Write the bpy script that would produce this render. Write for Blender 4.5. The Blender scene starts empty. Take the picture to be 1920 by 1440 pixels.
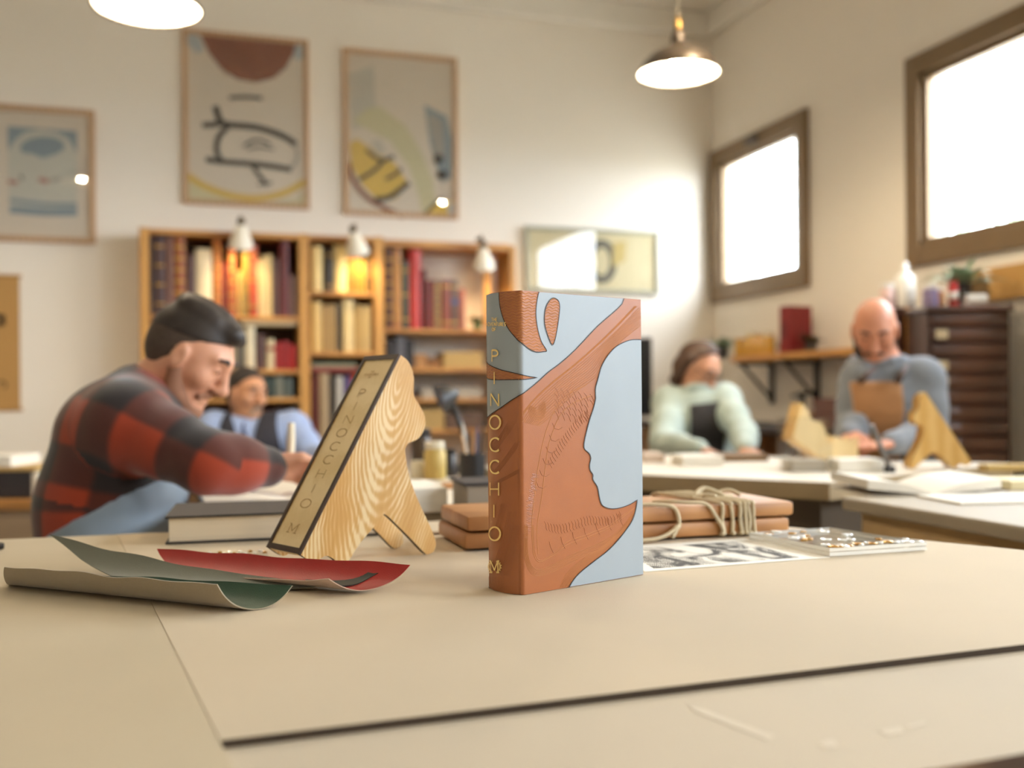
import bpy, bmesh, math, random
import numpy as np
from mathutils import Vector, Matrix
R = math.radians
SC = bpy.context.scene
COL = SC.collection
random.seed(7)

# ------------------------------------------------------------------ camera, world, light, exposure
YAW, ROLL, FPX, PPY = R(17.6), R(0.5), 1867.0, 742.0
CAMZ, TAB = 1.024, 0.80                       # eye height, height of the front table top
SA, CA = math.sin(YAW), math.cos(YAW)
SR, CR = math.sin(ROLL), math.cos(ROLL)
cam = bpy.data.cameras.new('camera')
cam.sensor_width = 36.0
cam.lens = FPX * 36.0 / 1920.0
cam.shift_y = (PPY - 720.0) / 1920.0
cam.clip_start, cam.clip_end = 0.02, 200
cam.dof.use_dof = True
cam.dof.focus_distance = 1.135
cam.dof.aperture_fstop = 2.7
camo = bpy.data.objects.new('camera', cam)
COL.objects.link(camo)
camo.matrix_world = Matrix.Translation((0, 0, CAMZ)) @ Matrix.Rotation(-YAW, 4, 'Z') @ Matrix.Rotation(R(90), 4, 'X') @ Matrix.Rotation(-ROLL, 4, 'Z')
SC.camera = camo

SC.view_settings.view_transform = 'Standard'
SC.view_settings.look = 'None'
SC.view_settings.gamma = 1.0
SC.view_settings.use_curve_mapping = False
SC.view_settings.exposure = 0.10
SKY = 25.0
PEND_W, SPOT_W = 27.0, 10.0
WARM = (1.0, 0.81, 0.57)
world = bpy.data.worlds.new('overcast_sky')
SC.world = world
world.use_nodes = True
wn = world.node_tree.nodes
wn['Background'].inputs[0].default_value = (0.89, 0.96, 1.07, 1)
wn['Background'].inputs[1].default_value = SKY
SC.cycles.max_bounces = 8
SC.cycles.diffuse_bounces = 5
SC.cycles.transparent_max_bounces = 12
SC.cycles.sample_clamp_indirect = 6.0
SC.cycles.caustics_reflective = False
SC.cycles.caustics_refractive = False

# ------------------------------------------------------------------ helpers: measuring
def uv(px, py):
    dx, dy = px - 960.0, py - PPY
    return (dx * CR - dy * SR) / FPX, -(dx * SR + dy * CR) / FPX
def cw(x, d, z=0.0):                          # camera-level frame (right, ahead) -> room frame
    return Vector((x * CA + d * SA, -x * SA + d * CA, z))
def at(px, py, d):
    u, v = uv(px, py)
    w = cw(u * d, d); w.z = CAMZ + v * d
    return w
def on_z(px, py, z):
    u, v = uv(px, py)
    return at(px, py, (z - CAMZ) / v)
def on_y(px, py, Y):
    u, v = uv(px, py)
    return at(px, py, Y / (-u * SA + CA))
def on_x(px, py, X):
    u, v = uv(px, py)
    return at(px, py, X / (u * CA + SA))
def ang(x, d):                                # heading of a camera-level direction in the room frame
    w = cw(x, d)
    return math.atan2(w.y, w.x)

# ------------------------------------------------------------------ helpers: materials
def lin(c):
    if isinstance(c, str):
        c = tuple(int(c[i:i + 2], 16) / 255 for i in (1, 3, 5))
    return tuple((x / 12.92 if x <= .04045 else ((x + .055) / 1.055) ** 2.4) for x in c)
MATS = {}
def nd(nt, kind, **kw):
    n = nt.nodes.new(kind)
    for k, v in kw.items():
        if k in n.inputs: n.inputs[k].default_value = v
        else: setattr(n, k, v)
    return n
def mat(name, col, rough=.6, metal=0.0, var=.08, vs=12.0, bump=0.0, bs=200.0, coat=0.0, emit=0.0, sheen=0.0, spec=.5, stretch=None, coords='Object'):
    if name in MATS: return MATS[name]
    m = bpy.data.materials.new(name); m.use_nodes = True
    nt = m.node_tree; b = nt.nodes['Principled BSDF']
    c = lin(col)
    b.inputs['Roughness'].default_value = rough
    b.inputs['Metallic'].default_value = metal
    b.inputs['Specular IOR Level'].default_value = spec
    if coat: b.inputs['Coat Weight'].default_value = coat
    if sheen: b.inputs['Sheen Weight'].default_value = sheen
    tc = nd(nt, 'ShaderNodeTexCoord')
    src = tc.outputs[coords]
    if stretch:
        mp = nd(nt, 'ShaderNodeMapping'); mp.inputs['Scale'].default_value = stretch
        nt.links.new(src, mp.inputs[0]); src = mp.outputs[0]
    no = nd(nt, 'ShaderNodeTexNoise', Scale=vs, Detail=4.0)
    nt.links.new(src, no.inputs['Vector'])
    mx = nd(nt, 'ShaderNodeMix', data_type='RGBA')
    mx.inputs[6].default_value = tuple(max(0, x * (1 - var)) for x in c) + (1,)
    mx.inputs[7].default_value = tuple(min(1, x * (1 + var)) for x in c) + (1,)
    nt.links.new(no.outputs[0], mx.inputs[0])
    nt.links.new(mx.outputs[2], b.inputs['Base Color'])
    if bump:
        nb = nd(nt, 'ShaderNodeTexNoise', Scale=bs, Detail=3.0)
        nt.links.new(src, nb.inputs['Vector'])
        bp = nd(nt, 'ShaderNodeBump', Strength=bump, Distance=.001)
        nt.links.new(nb.outputs[0], bp.inputs['Height'])
        nt.links.new(bp.outputs[0], b.inputs['Normal'])
    if emit:
        b.inputs['Emission Color'].default_value = c + (1,)
        b.inputs['Emission Strength'].default_value = emit
    MATS[name] = m
    return m
def wood(name, c1, c2, scale=18.0, dist=4.0, rough=.5, stretch=(1, 1, .12), fine=.35, ring=False, c3=None, coat=0.0):
    if name in MATS: return MATS[name]
    m = bpy.data.materials.new(name); m.use_nodes = True
    nt = m.node_tree; b = nt.nodes['Principled BSDF']
    tc = nd(nt, 'ShaderNodeTexCoord')
    mp = nd(nt, 'ShaderNodeMapping'); mp.inputs['Scale'].default_value = stretch
    nt.links.new(tc.outputs['Object'], mp.inputs[0])
    w = nd(nt, 'ShaderNodeTexWave', wave_type='RINGS' if ring else 'BANDS', Scale=scale, Distortion=dist, Detail=3.0)
    w.inputs['Detail Scale'].default_value = 1.2
    nt.links.new(mp.outputs[0], w.inputs['Vector'])
    n2 = nd(nt, 'ShaderNodeTexNoise', Scale=scale * 9, Detail=5.0)
    nt.links.new(mp.outputs[0], n2.inputs['Vector'])
    add = nd(nt, 'ShaderNodeMix', data_type='FLOAT'); add.inputs[0].default_value = fine
    nt.links.new(w.outputs['Fac'], add.inputs[2]); nt.links.new(n2.outputs[0], add.inputs[3])
    cr = nd(nt, 'ShaderNodeValToRGB')
    cr.color_ramp.elements[0].color = lin(c1) + (1,); cr.color_ramp.elements[0].position = .25
    cr.color_ramp.elements[1].color = lin(c2) + (1,); cr.color_ramp.elements[1].position = .75
    if c3:
        e = cr.color_ramp.elements.new(.93); e.color = lin(c3) + (1,)
    nt.links.new(add.outputs[0], cr.inputs[0])
    nt.links.new(cr.outputs[0], b.inputs['Base Color'])
    b.inputs['Roughness'].default_value = rough
    if coat: b.inputs['Coat Weight'].default_value = coat
    bp = nd(nt, 'ShaderNodeBump', Strength=.12, Distance=.001)
    nt.links.new(n2.outputs[0], bp.inputs['Height']); nt.links.new(bp.outputs[0], b.inputs['Normal'])
    MATS[name] = m
    return m
def glass(name, tint=(1, 1, 1), gloss=1.0, rough=0.0):
    if name in MATS: return MATS[name]
    m = bpy.data.materials.new(name); m.use_nodes = True
    nt = m.node_tree; out = nt.nodes['Material Output']; nt.nodes.remove(nt.nodes['Principled BSDF'])
    t = nd(nt, 'ShaderNodeBsdfTransparent', Color=tint + (1,))
    g = nd(nt, 'ShaderNodeBsdfGlossy', Roughness=rough)
    lw = nd(nt, 'ShaderNodeLayerWeight', Blend=.5)                # Schlick reflectance, the same from both sides
    pw = nd(nt, 'ShaderNodeMath', operation='POWER'); pw.inputs[1].default_value = 5.0
    ml = nd(nt, 'ShaderNodeMath', operation='MULTIPLY_ADD'); ml.inputs[1].default_value = .92 * min(1, gloss); ml.inputs[2].default_value = .04 * gloss
    mx = nd(nt, 'ShaderNodeMixShader')
    nt.links.new(lw.outputs['Facing'], pw.inputs[0]); nt.links.new(pw.outputs[0], ml.inputs[0]); nt.links.new(ml.outputs[0], mx.inputs[0])
    nt.links.new(t.outputs[0], mx.inputs[1]); nt.links.new(g.outputs[0], mx.inputs[2])
    nt.links.new(mx.outputs[0], out.inputs[0])
    MATS[name] = m
    return m
def glow(name, col, strength):
    if name in MATS: return MATS[name]
    m = bpy.data.materials.new(name); m.use_nodes = True
    b = m.node_tree.nodes['Principled BSDF']
    b.inputs['Base Color'].default_value = (1, 1, 1, 1)
    b.inputs['Emission Color'].default_value = tuple(col) + (1,)
    b.inputs['Emission Strength'].default_value = strength
    MATS[name] = m
    return m

# ------------------------------------------------------------------ helpers: objects
def tag(o, label=None, cat=None, group=None, kind=None):
    if label: o['label'] = label
    if cat: o['category'] = cat
    if group: o['group'] = group
    if kind: o['kind'] = kind
    return o
def thing(name, label, cat, loc=(0, 0, 0), rz=0.0, group=None):
    o = bpy.data.objects.new(name, None); COL.objects.link(o)
    o.empty_display_size = .05
    o.location = loc; o.rotation_euler = (0, 0, rz)
    return tag(o, label, cat, group)
def copy_tree(o, parent=None):
    c = o.copy(); COL.objects.link(c)
    if parent: c.parent = parent
    for ch in list(o.children): copy_tree(ch, c)
    return c
class MB:
    """collects shapes into one mesh"""
    def __init__(s): s.v, s.f, s.m = [], [], []
    def add(s, vs, fs, mi=0):
        o = len(s.v); s.v += [tuple(v) for v in vs]
        s.f += [tuple(i + o for i in f) for f in fs]; s.m += [mi] * len(fs)
        return s
    def box(s, lo, hi, mi=0, bev=0.0, M=None):
        lo, hi = Vector(lo), Vector(hi)
        if bev:
            b = min(bev, .49 * min(hi[i] - lo[i] for i in range(3)))
            bm = bmesh.new(); bmesh.ops.create_cube(bm, size=1)
            for v in bm.verts: v.co = Vector(((lo[i] + hi[i]) / 2 + v.co[i] * (hi[i] - lo[i]) for i in range(3)))
            bmesh.ops.bevel(bm, geom=bm.edges[:], offset=b, segments=2, affect='EDGES', profile=.6)
            vs = [v.co.copy() for v in bm.verts]; bm.verts.index_update()
            fs = [[v.index for v in f.verts] for f in bm.faces]; bm.free()
        else:
            vs = [Vector((x, y, z)) for x in (lo.x, hi.x) for y in (lo.y, hi.y) for z in (lo.z, hi.z)]
            fs = [(0, 1, 3, 2), (4, 6, 7, 5), (0, 4, 5, 1), (2, 3, 7, 6), (0, 2, 6, 4), (1, 5, 7, 3)]
        if M: vs = [M @ v for v in vs]
        return s.add(vs, fs, mi)
    def prism(s, poly, n, off0, off1, mi=0, side=None):
        """poly: 3D points of a flat outline, swept along unit vector n from off0 to off1"""
        k = len(poly); n = Vector(n)
        vs = [Vector(p) + n * off0 for p in poly] + [Vector(p) + n * off1 for p in poly]
        s.add(vs, [tuple(range(k - 1, -1, -1)), tuple(range(k, 2 * k))], mi)
        o = len(s.v) - 2 * k
        for i in range(k):
            j = (i + 1) % k
            s.f.append((o + i, o + j, o + k + j, o + k + i)); s.m.append(mi if side is None else side)
        return s
    def tube(s, pts, r, seg=8, mi=0, cap=True, closed=False):
        pts = [Vector(p) for p in pts]; n = len(pts)
        rr = r if isinstance(r, (list, tuple)) else [r] * n
        o = len(s.v); ref = None
        for i, p in enumerate(pts):
            t = (pts[min(i + 1, n - 1)] - pts[max(i - 1, 0)]) if not closed else (pts[(i + 1) % n] - pts[i - 1])
            t.normalize()
            if ref is None: ref = t.orthogonal().normalized()
            ref = (ref - t * ref.dot(t)).normalized(); bi = t.cross(ref)
            for k in range(seg):
                a = 2 * math.pi * k / seg
                s.v.append(tuple(p + (ref * math.cos(a) + bi * math.sin(a)) * rr[i]))
        for i in range(n if closed else n - 1):
            j = (i + 1) % n
            for k in range(seg):
                k2 = (k + 1) % seg
                s.f.append((o + i * seg + k, o + i * seg + k2, o + j * seg + k2, o + j * seg + k)); s.m.append(mi)
        if cap and not closed:
            s.f.append(tuple(o + k for k in range(seg - 1, -1, -1))); s.m.append(mi)
            s.f.append(tuple(o + (n - 1) * seg + k for k in range(seg))); s.m.append(mi)
        return s
    def lathe(s, prof, seg=24, c=(0, 0, 0), mi=0, M=None, caps=True):
        o = len(s.v); c = Vector(c); n = len(prof)
        for r, z in prof:
            for k in range(seg):
                a = 2 * math.pi * k / seg
                p = Vector((r * math.cos(a), r * math.sin(a), z))
                s.v.append(tuple((M @ p if M else p) + c))
        for i in range(n - 1):
            for k in range(seg):
                k2 = (k + 1) % seg
                s.f.append((o + i * seg + k, o + i * seg + k2, o + (i + 1) * seg + k2, o + (i + 1) * seg + k)); s.m.append(mi)
        if caps and prof[0][0] > 1e-5: s.f.append(tuple(o + k for k in range(seg - 1, -1, -1))); s.m.append(mi)
        if caps and prof[-1][0] > 1e-5: s.f.append(tuple(o + (n - 1) * seg + k for k in range(seg))); s.m.append(mi)
        return s
    def build(s, name, mats, parent=None, smooth=False, loc=None):
        me = bpy.data.meshes.new(name); me.from_pydata(s.v, [], s.f); 
        for m in (mats if isinstance(mats, (list, tuple)) else [mats]): me.materials.append(m)
        me.polygons.foreach_set('material_index', s.m)
        if smooth: me.polygons.foreach_set('use_smooth', [True] * len(s.f))
        me.update()
        o = bpy.data.objects.new(name, me); COL.objects.link(o)
        if parent: o.parent = parent
        if loc is not None: o.location = loc
        if smooth == 'auto':
            me.set_sharp_from_angle(angle=R(40))
        return o
def local(root):
    """room point -> the root's own frame"""
    M = (Matrix.Translation(root.location) @ Matrix.Rotation(root.rotation_euler[2], 4, 'Z')).inverted()
    return lambda p: M @ Vector(p)
def smooth_path(pts, n=6, closed=False):
    """Catmull-Rom through the points (any dimension)"""
    P = [np.array(p, float) for p in pts]; out = []
    N = len(P)
    for i in range(N if closed else N - 1):
        p0 = P[i - 1] if (closed or i > 0) else 2 * P[0] - P[1]
        p1, p2 = P[i], P[(i + 1) % N]
        p3 = P[(i + 2) % N] if (closed or i + 2 < N) else 2 * P[-1] - P[-2]
        for k in range(n):
            t = k / n
            out.append(.5 * (2 * p1 + (p2 - p0) * t + (2 * p0 - 5 * p1 + 4 * p2 - p3) * t * t + (3 * p1 - p0 - 3 * p2 + p3) * t ** 3))
    if not closed: out.append(P[-1])
    return out

# ------------------------------------------------------------------ the room
XR, YB, XL, YF, ZC = 3.16, 5.69, -4.3, -4.2, 3.44
m_wall = mat('wall_paint', '#eee6d9', .9, var=.03, vs=1.5, bump=.05, bs=60)
m_ceil = mat('ceiling_paint', '#e9e3d8', .9, var=.02)
m_floor = mat('floor_cement', '#b3a896', .7, var=.15, vs=3)
m_bronze = mat('bronze_frame', '#7a6448', .4, metal=.35, var=.06)
def struct(name, mb, m, parent=None, **kw):
    o = mb.build(name, m, parent, **kw)
    o['kind'] = 'structure'
    return o
struct('floor', MB().box((XL - .3, YF - .3, -.1), (XR + .3, YB + .3, 0)), m_floor)
struct('ceiling', MB().box((XL - .3, YF - .3, ZC), (XR + .3, YB + .3, ZC + .12)), m_ceil)
struct('wall_back', MB().box((XL - .3, YB, 0), (XR + .3, YB + .3, ZC)), m_wall)
struct('wall_left', MB().box((XL - .3, YF, 0), (XL, YB, ZC)), m_wall)
struct('wall_front', MB().box((XL - .3, YF - .3, 0), (XR + .3, YF, ZC)), m_wall)
WZ0, WZ1 = 1.615, 2.545
WINS = [(4.64, 5.655), (1.70, 3.82), (-.35, 1.35), (-2.9, -1.1)]
WLOW = 1.36                                   # two unseen windows added for light on the table, sills lowered for more
rw = MB()
rw.box((XR, YF, 0), (XR + .2, YB, WLOW)).box((XR, YF, WZ1), (XR + .2, YB, ZC)).box((XR, WINS[2][1], WLOW), (XR + .2, YB, WZ0))
ys = [YF] + [y for w in sorted(WINS) for y in w] + [YB]
for i in range(0, len(ys), 2): rw.box((XR, ys[i], WZ0 if ys[i] > 1 else WLOW), (XR + .2, ys[i + 1], WZ1))
struct('wall_right', rw, m_wall)
struct('trim_1', MB().box((XL, YB - .07, ZC - .15), (XR, YB, ZC), bev=.012), m_ceil)
struct('trim_2', MB().box((XR - .07, YF, ZC - .15), (XR, YB - .07, ZC), bev=.012), m_ceil)
struct('baseboard_back', MB().box((XL, YB - .015, 0), (XR, YB, .09), bev=.004), m_ceil)
m_pane = glass('window_glass', (.97, .985, .98), .9)
m_iron = mat('grille_iron', '#d8d6d0', .5, var=.02)
for i, (y0, y1) in enumerate(WINS):
    zb = WZ0 if i < 2 else WLOW
    w = thing('window_%d' % (i + 1), None, None, (XR, (y0 + y1) / 2, zb)); w['kind'] = 'structure'
    L = (y1 - y0) / 2; H = WZ1 - zb; fw = .075
    fr = MB()
    fr.box((-.03, -L - .015, -.015), (.06, -L + fw, H + .015), bev=.006).box((-.03, L - fw, -.015), (.06, L + .015, H + .015), bev=.006)
    fr.box((-.03, -L + fw, -.015), (.06, L - fw, fw), bev=.006).box((-.03, -L + fw, H - fw), (.06, L - fw, H + .015), bev=.006)
    f = fr.build('window_frame', m_bronze, w)
    # inner sash set back a little, with its lip
    sa = MB()
    a, b = -L + fw - .005, L - fw + .005
    for lo, hi in (((-.005, a, fw - .005), (.04, a + .035, H - fw + .005)), ((-.005, b - .035, fw - .005), (.04, b, H - fw + .005)),
                   ((-.005, a + .035, fw - .005), (.04, b - .035, fw + .03)), ((-.005, a + .035, H - fw - .03), (.04, b - .035, H - fw + .005))):
        sa.box(lo, hi, bev=.004)
    if L > .6:
        c = -L + .45
        sa.box((-.005, c - .02, fw), (.04, c + .02, H - fw), bev=.004)
    sa.build('window_sash', m_bronze, w)
    MB().box((.015, a + .03, fw + .025), (.02, b - .03, H - fw - .025)).build('window_pane', m_pane, w)
    if i == 0: MB().box((-.05, -.06, H - .05), (-.03, .06, H - .01), bev=.004).build('window_latch', mat('latch_dark', '#3a3026', .4), w)
    if i < 2:
        ny, nz = int(2 * L / .11), 8
        for k in range(ny): MB().tube([(.17, -L + .05 + k * .11, 0), (.17, -L + .05 + k * .11, H)], .004, 6).build('grille_bar', m_iron, w)
        for k in range(nz): MB().tube([(.176, -L, .06 + k * .115), (.176, L, .06 + k * .115)], .004, 6).build('grille_bar', m_iron, w)
    # daylight sampling portal in the opening (adds no light of its own)
    ld = bpy.data.lights.new('window_portal', 'AREA'); ld.shape = 'RECTANGLE'; ld.size = H; ld.size_y = y1 - y0
    ld.cycles.is_portal = True
    lo = bpy.data.objects.new('window_portal', ld); COL.objects.link(lo)
    lo.matrix_world = Matrix.Translation((XR + .19, (y0 + y1) / 2, (zb + WZ1) / 2)) @ Matrix.Rotation(R(90), 4, 'Y')
# outside: pale yard and bushes beyond the glass
struct('ground_outside', MB().box((XR + .35, -30, -.3), (40, 30, -.2)), mat('pale_gravel', '#c9c4b8', .9))
m_leaf = mat('bush_leaf', '#b9c4a4', .7, var=.25, vs=2)
m_bark = mat('bark', '#7c6a55', .9)
rng = np.random.default_rng(3)
for i, (x, y, h, lab) in enumerate([(9.5, 10.2, 4.6, 'pale leafy tree outside seen through the small corner window'), (9.0, 6.4, 4.2, 'pale leafy tree outside seen through the big window')]):
    t = thing('yard_tree', lab, 'tree', (x, y, -.2), 0)
    MB().tube([(0, 0, 0), (.05, .02, h * .3), (0, .1, h * .6)], [.11, .09, .04], 8).build('trunk', m_bark, t, smooth=True)
    mb = MB()
    for k in range(900):
        d = rng.normal(size=3); d /= np.linalg.norm(d)
        p = np.array((0, 0, h * .66)) + d * np.array((1.3, 1.5, h * .36)) * rng.uniform(.5, 1) ** .5
        q = rng.normal(size=3); q /= np.linalg.norm(q); e = np.cross(q, d); e /= np.linalg.norm(e)
        s = rng.uniform(.07, .14)
        mb.add([p - q * s, p + e * s * .5, p + q * s, p - e * s * .5], [(0, 1, 2, 3)])
    mb.build('foliage', m_leaf, t)['kind'] = 'stuff'
# ------------------------------------------------------------------ front table with its boards
m_board = mat('grey_board', '#c3b399', .85, var=.06, vs=5, bump=.25, bs=700)
m_board2 = mat('grey_board_left', '#baab90', .85, var=.07, vs=4, bump=.25, bs=700)
m_tabwood = mat('table_kraft', '#c0b29b', .8, var=.06, vs=4, bump=.2, bs=600)
m_oldwood = wood('old_table_wood', '#4a3320', '#7a5a38', 14, 3, .6, (.15, 1, 1))
front0 = Vector((.30, .624)); fdir = Vector((math.cos(R(20)), math.sin(R(20))))
bk0 = Vector((-.606, 1.665)); bdir = Vector((math.cos(R(15)), math.sin(R(15))))
sd0 = Vector((.557, 1.572)); sdir = Vector((.164, -.169)).normalized()
def isect(p, d, q, e):
    den = d.x * e.y - d.y * e.x
    t = ((q.x - p.x) * e.y - (q.y - p.y) * e.x) / den
    return p + d * t
cFR, cBR = isect(front0, fdir, sd0, sdir), isect(bk0, bdir, sd0, sdir)
cFL, cBL = front0 + fdir * -2.0, bk0 + bdir * -1.15
tabpoly = [cw(p.x, p.y, TAB) for p in (cFL, cFR, cBR, cBL)]
tc0 = sum(tabpoly, Vector()) / 4
T = thing('work_table', 'large work table covered in beige board in the foreground', 'table', (tc0.x, tc0.y, 0), ang(*fdir))
tl = local(T)
lp = [tl(p) for p in tabpoly]
MB().prism(lp, (0, 0, 1), -.038, -.0061, 0, 1).build('table_top', [m_tabwood, m_oldwood], T)
ce = sum(lp, Vector()) / 4
ap = [ce + (p - ce) * .9 for p in lp]
MB().prism([p - Vector((0, 0, .0385)) for p in ap], (0, 0, 1), -.10, 0).build('apron', m_oldwood, T)
for p in ap:
    q = ce + (p - ce) * .97
    MB().box((q.x - .04, q.y - .04, 0), (q.x + .04, q.y + .04, TAB - .035), bev=.005).build('leg', m_oldwood, T)
# the two sheets of board lying on it
def pz(px, py): 
    p = on_z(px, py, TAB); return p
c0 = pz(413, 1388); sL = (pz(280, 1122) - c0); fR = (pz(1920, 1208) - c0)
sL.normalize(); fR.normalize()
def wline(p, d, q, e): r = isect(p.xy, d.xy, q.xy, e.xy); return Vector((r.x, r.y, TAB))
B, Sd = cw(bk0.x, bk0.y), cw(sd0.x, sd0.y)
bw, sw = cw(*bdir), cw(*sdir)
r0 = wline(c0, fR, Sd, sw); r1 = wline(B, bw, Sd, sw); r2 = wline(c0, sL, B, bw)
rs = thing('board_sheet', 'big beige board sheet under the standing book, dark line along its front edge', 'board', tuple(c0), 0)
m_edge = mat('board_dark_edge', '#3d3023', .9, var=.2, vs=60)
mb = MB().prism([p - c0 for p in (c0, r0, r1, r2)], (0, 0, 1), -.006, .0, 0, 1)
mb.m[3:] = [0] * len(mb.m[3:])                                # only the front edge is coloured dark
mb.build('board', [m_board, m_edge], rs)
Fq, Fd = cw(front0.x, front0.y), cw(*fdir)
l0 = c0 - Vector((.0004, 0, 0)); l1 = wline(l0, sL, Fq, Fd)
l2 = cw(cFL.x, cFL.y, TAB); l3 = cw(cBL.x, cBL.y, TAB); l4 = wline(l0, sL, B, bw)
ls = thing('board_sheet', 'beige board sheet butted against the big one, under the rolled leathers', 'board', tuple(l0), 0)
MB().prism([p - l0 for p in (l2, l1, l4, l3)], (0, 0, 1), -.006, -.0003).build('board', m_board2, ls)
m_scuff = mat('pale_scuff', '#cfc2ad', .9, var=.05)
for pts in ([(1292, 1324), (1320, 1330), (1375, 1352), (1452, 1380), (1440, 1388), (1366, 1360), (1302, 1334)], [(1535, 1392), (1562, 1386), (1572, 1400), (1545, 1404)], [(1648, 1370), (1690, 1362), (1696, 1374), (1662, 1380)], [(1700, 1360), (1735, 1352), (1738, 1358), (1704, 1366)]):
    q = [tl(on_z(x, y, TAB - .006)) for x, y in pts]
    MB().prism(q, (0, 0, 1), .0001, .0003).build('scuff_mark', m_scuff, T)
# ------------------------------------------------------------------ the standing book
BKL, BKR = on_z(979, 1117, TAB), on_z(1206, 1078, TAB)
bx = (BKR - BKL); BW = bx.length; bx.normalize()           # along the front cover
bn = Vector((bx.y, -bx.x, 0))                               # out of the front cover, to the camera
BH = at(976, 545, 1).z
_u, _v = uv(975.5, 545); _d = (BKL - Vector((0, 0, 0))).dot(Vector((SA, CA, 0)))
BH = CAMZ + _v * _d - TAB
SPW, BUL = .064, .0065
# outline of the cover seen from above, as points with s: front cover s>0, spine s<0, back cover beyond
prof = []
rc = .005
for s in np.linspace(BW, rc, 60): prof.append((s, BKL + bx * s))
for k in range(1, 9):
    a = R(90) * k / 8
    prof.append((rc - rc * math.pi / 2 * k / 8, BKL + bx * (rc - rc * math.sin(a)) + bn * (-(rc - rc * math.cos(a)))))
s_ = prof[-1][0]
for k in range(1, 41):
    t = k / 40
    w_ = rc + (SPW - 2 * rc) * t
    b_ = BUL * (1 - (2 * t - 1) ** 2)
    p = BKL - bn * w_ - bx * b_
    s_ -= (p - prof[-1][1]).length; prof.append((s_, p))
for k in range(1, 9):
    a = R(90) * k / 8
    p = BKL - bn * (SPW - rc + rc * math.sin(a)) + bx * (rc - rc * math.cos(a))
    s_ -= (p - prof[-1][1]).length; prof.append((s_, p))
for q in np.linspace(rc, BW, 30)[1:]:
    p = BKL - bn * SPW + bx * q
    s_ -= (p - prof[-1][1]).length; prof.append((s_, p))
prof.reverse()
PS = np.array([q[0] for q in prof]); PX = np.array([q[1].x for q in prof]); PY = np.array([q[1].y for q in prof])
TX, TY = np.gradient(PX, PS), np.gradient(PY, PS)
TLn = np.hypot(TX, TY); TX /= TLn; TY /= TLn
book = thing('book', 'tall upright book bound in tan and pale blue leather with gilt spine lettering', 'book', (BKL.x, BKL.y, BKL.z + .0005), 0)
BO = Vector(BKL)
def Mb(s, z, off=0.0):
    x, y = np.interp(s, PS, PX), np.interp(s, PS, PY)
    tx, ty = np.interp(s, PS, TX), np.interp(s, PS, TY)
    l = math.hypot(tx, ty)
    return Vector((x + ty / l * off, y - tx / l * off, TAB + z)) - BO
vis = PS > -SPW * .97
_cx = PX * CA - PY * SA; _cd = PX * SA + PY * CA
_U = (_cx / _cd)[vis]; _S = PS[vis]; _D = _cd[vis]
def bk(px, py):
    u, v = uv(px, py)
    if u > _U[-1]: s = _S[-1] + (u - _U[-1]) * 1.6
    else: s = float(np.interp(u, _U, _S))
    d = float(np.interp(s, _S, _D))
    return s, CAMZ + v * d - TAB
m_tan = mat('tan_leather', '#a46031', .40, var=.10, vs=30, bump=.16, bs=1500, coat=.2)
m_tan2 = mat('tan_leather_tooled', '#b27444', .6, var=.08, vs=30, spec=.3)
m_tan3 = mat('tan_leather_dark_tooled', '#99592f', .45, var=.08, vs=30, coat=.1)
m_blue = mat('pale_blue_leather', '#9ea8af', .5, var=.06, vs=22, bump=.07, bs=1200)
m_gold = mat('gilt', '#ffd98a', .4, metal=.1, var=.1, vs=300)
m_black = mat('black_line', '#1c1815', .6)
m_page = mat('page_edge', '#e6dac2', .9, var=.05, vs=40, stretch=(1, 1, 60))
# leather case: a thin wrapped skin with real thickness
def case_skin(off0, off1, z0, z1):
    mb = MB(); n = len(PS); Z = np.linspace(z0, z1, 3)
    for off in (off0, off1):
        for s in PS:
            for z in (z0, z1): mb.v.append(tuple(Mb(s, z, off)))
    g = lambda l, i, k: l * 2 * n + i * 2 + k
    for i in range(n - 1):
        mb.f += [(g(1, i, 0), g(1, i + 1, 0), g(1, i + 1, 1), g(1, i, 1)), (g(0, i, 0), g(0, i, 1), g(0, i + 1, 1), g(0, i + 1, 0)),
                 (g(0, i, 1), g(1, i, 1), g(1, i + 1, 1), g(0, i + 1, 1)), (g(0, i, 0), g(0, i + 1, 0), g(1, i + 1, 0), g(1, i, 0))]
    mb.f += [(g(0, 0, 0), g(1, 0, 0), g(1, 0, 1), g(0, 0, 1)), (g(0, n - 1, 0), g(0, n - 1, 1), g(1, n - 1, 1), g(1, n - 1, 0))]
    mb.m = [0] * len(mb.f)
    return mb
case_skin(-.0042, 0, 0, BH).build('cover', m_tan, book, smooth='auto')
q0, q1 = -bn * .006 + bx * .009, -bn * (SPW - .006) + bx * (BW - .006)
pm = Matrix(((bx.x, -bn.x, 0, 0), (bx.y, -bn.y, 0, 0), (0, 0, 1, 0), (0, 0, 0, 1)))
MB().box((.007, .0055, .004), (BW - .005, SPW - .0055, BH - .004), M=pm).build('page_block', m_page, book)
def dens(poly, n=5, closed=True): return [tuple(p) for p in smooth_path(poly, n, closed)]
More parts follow.
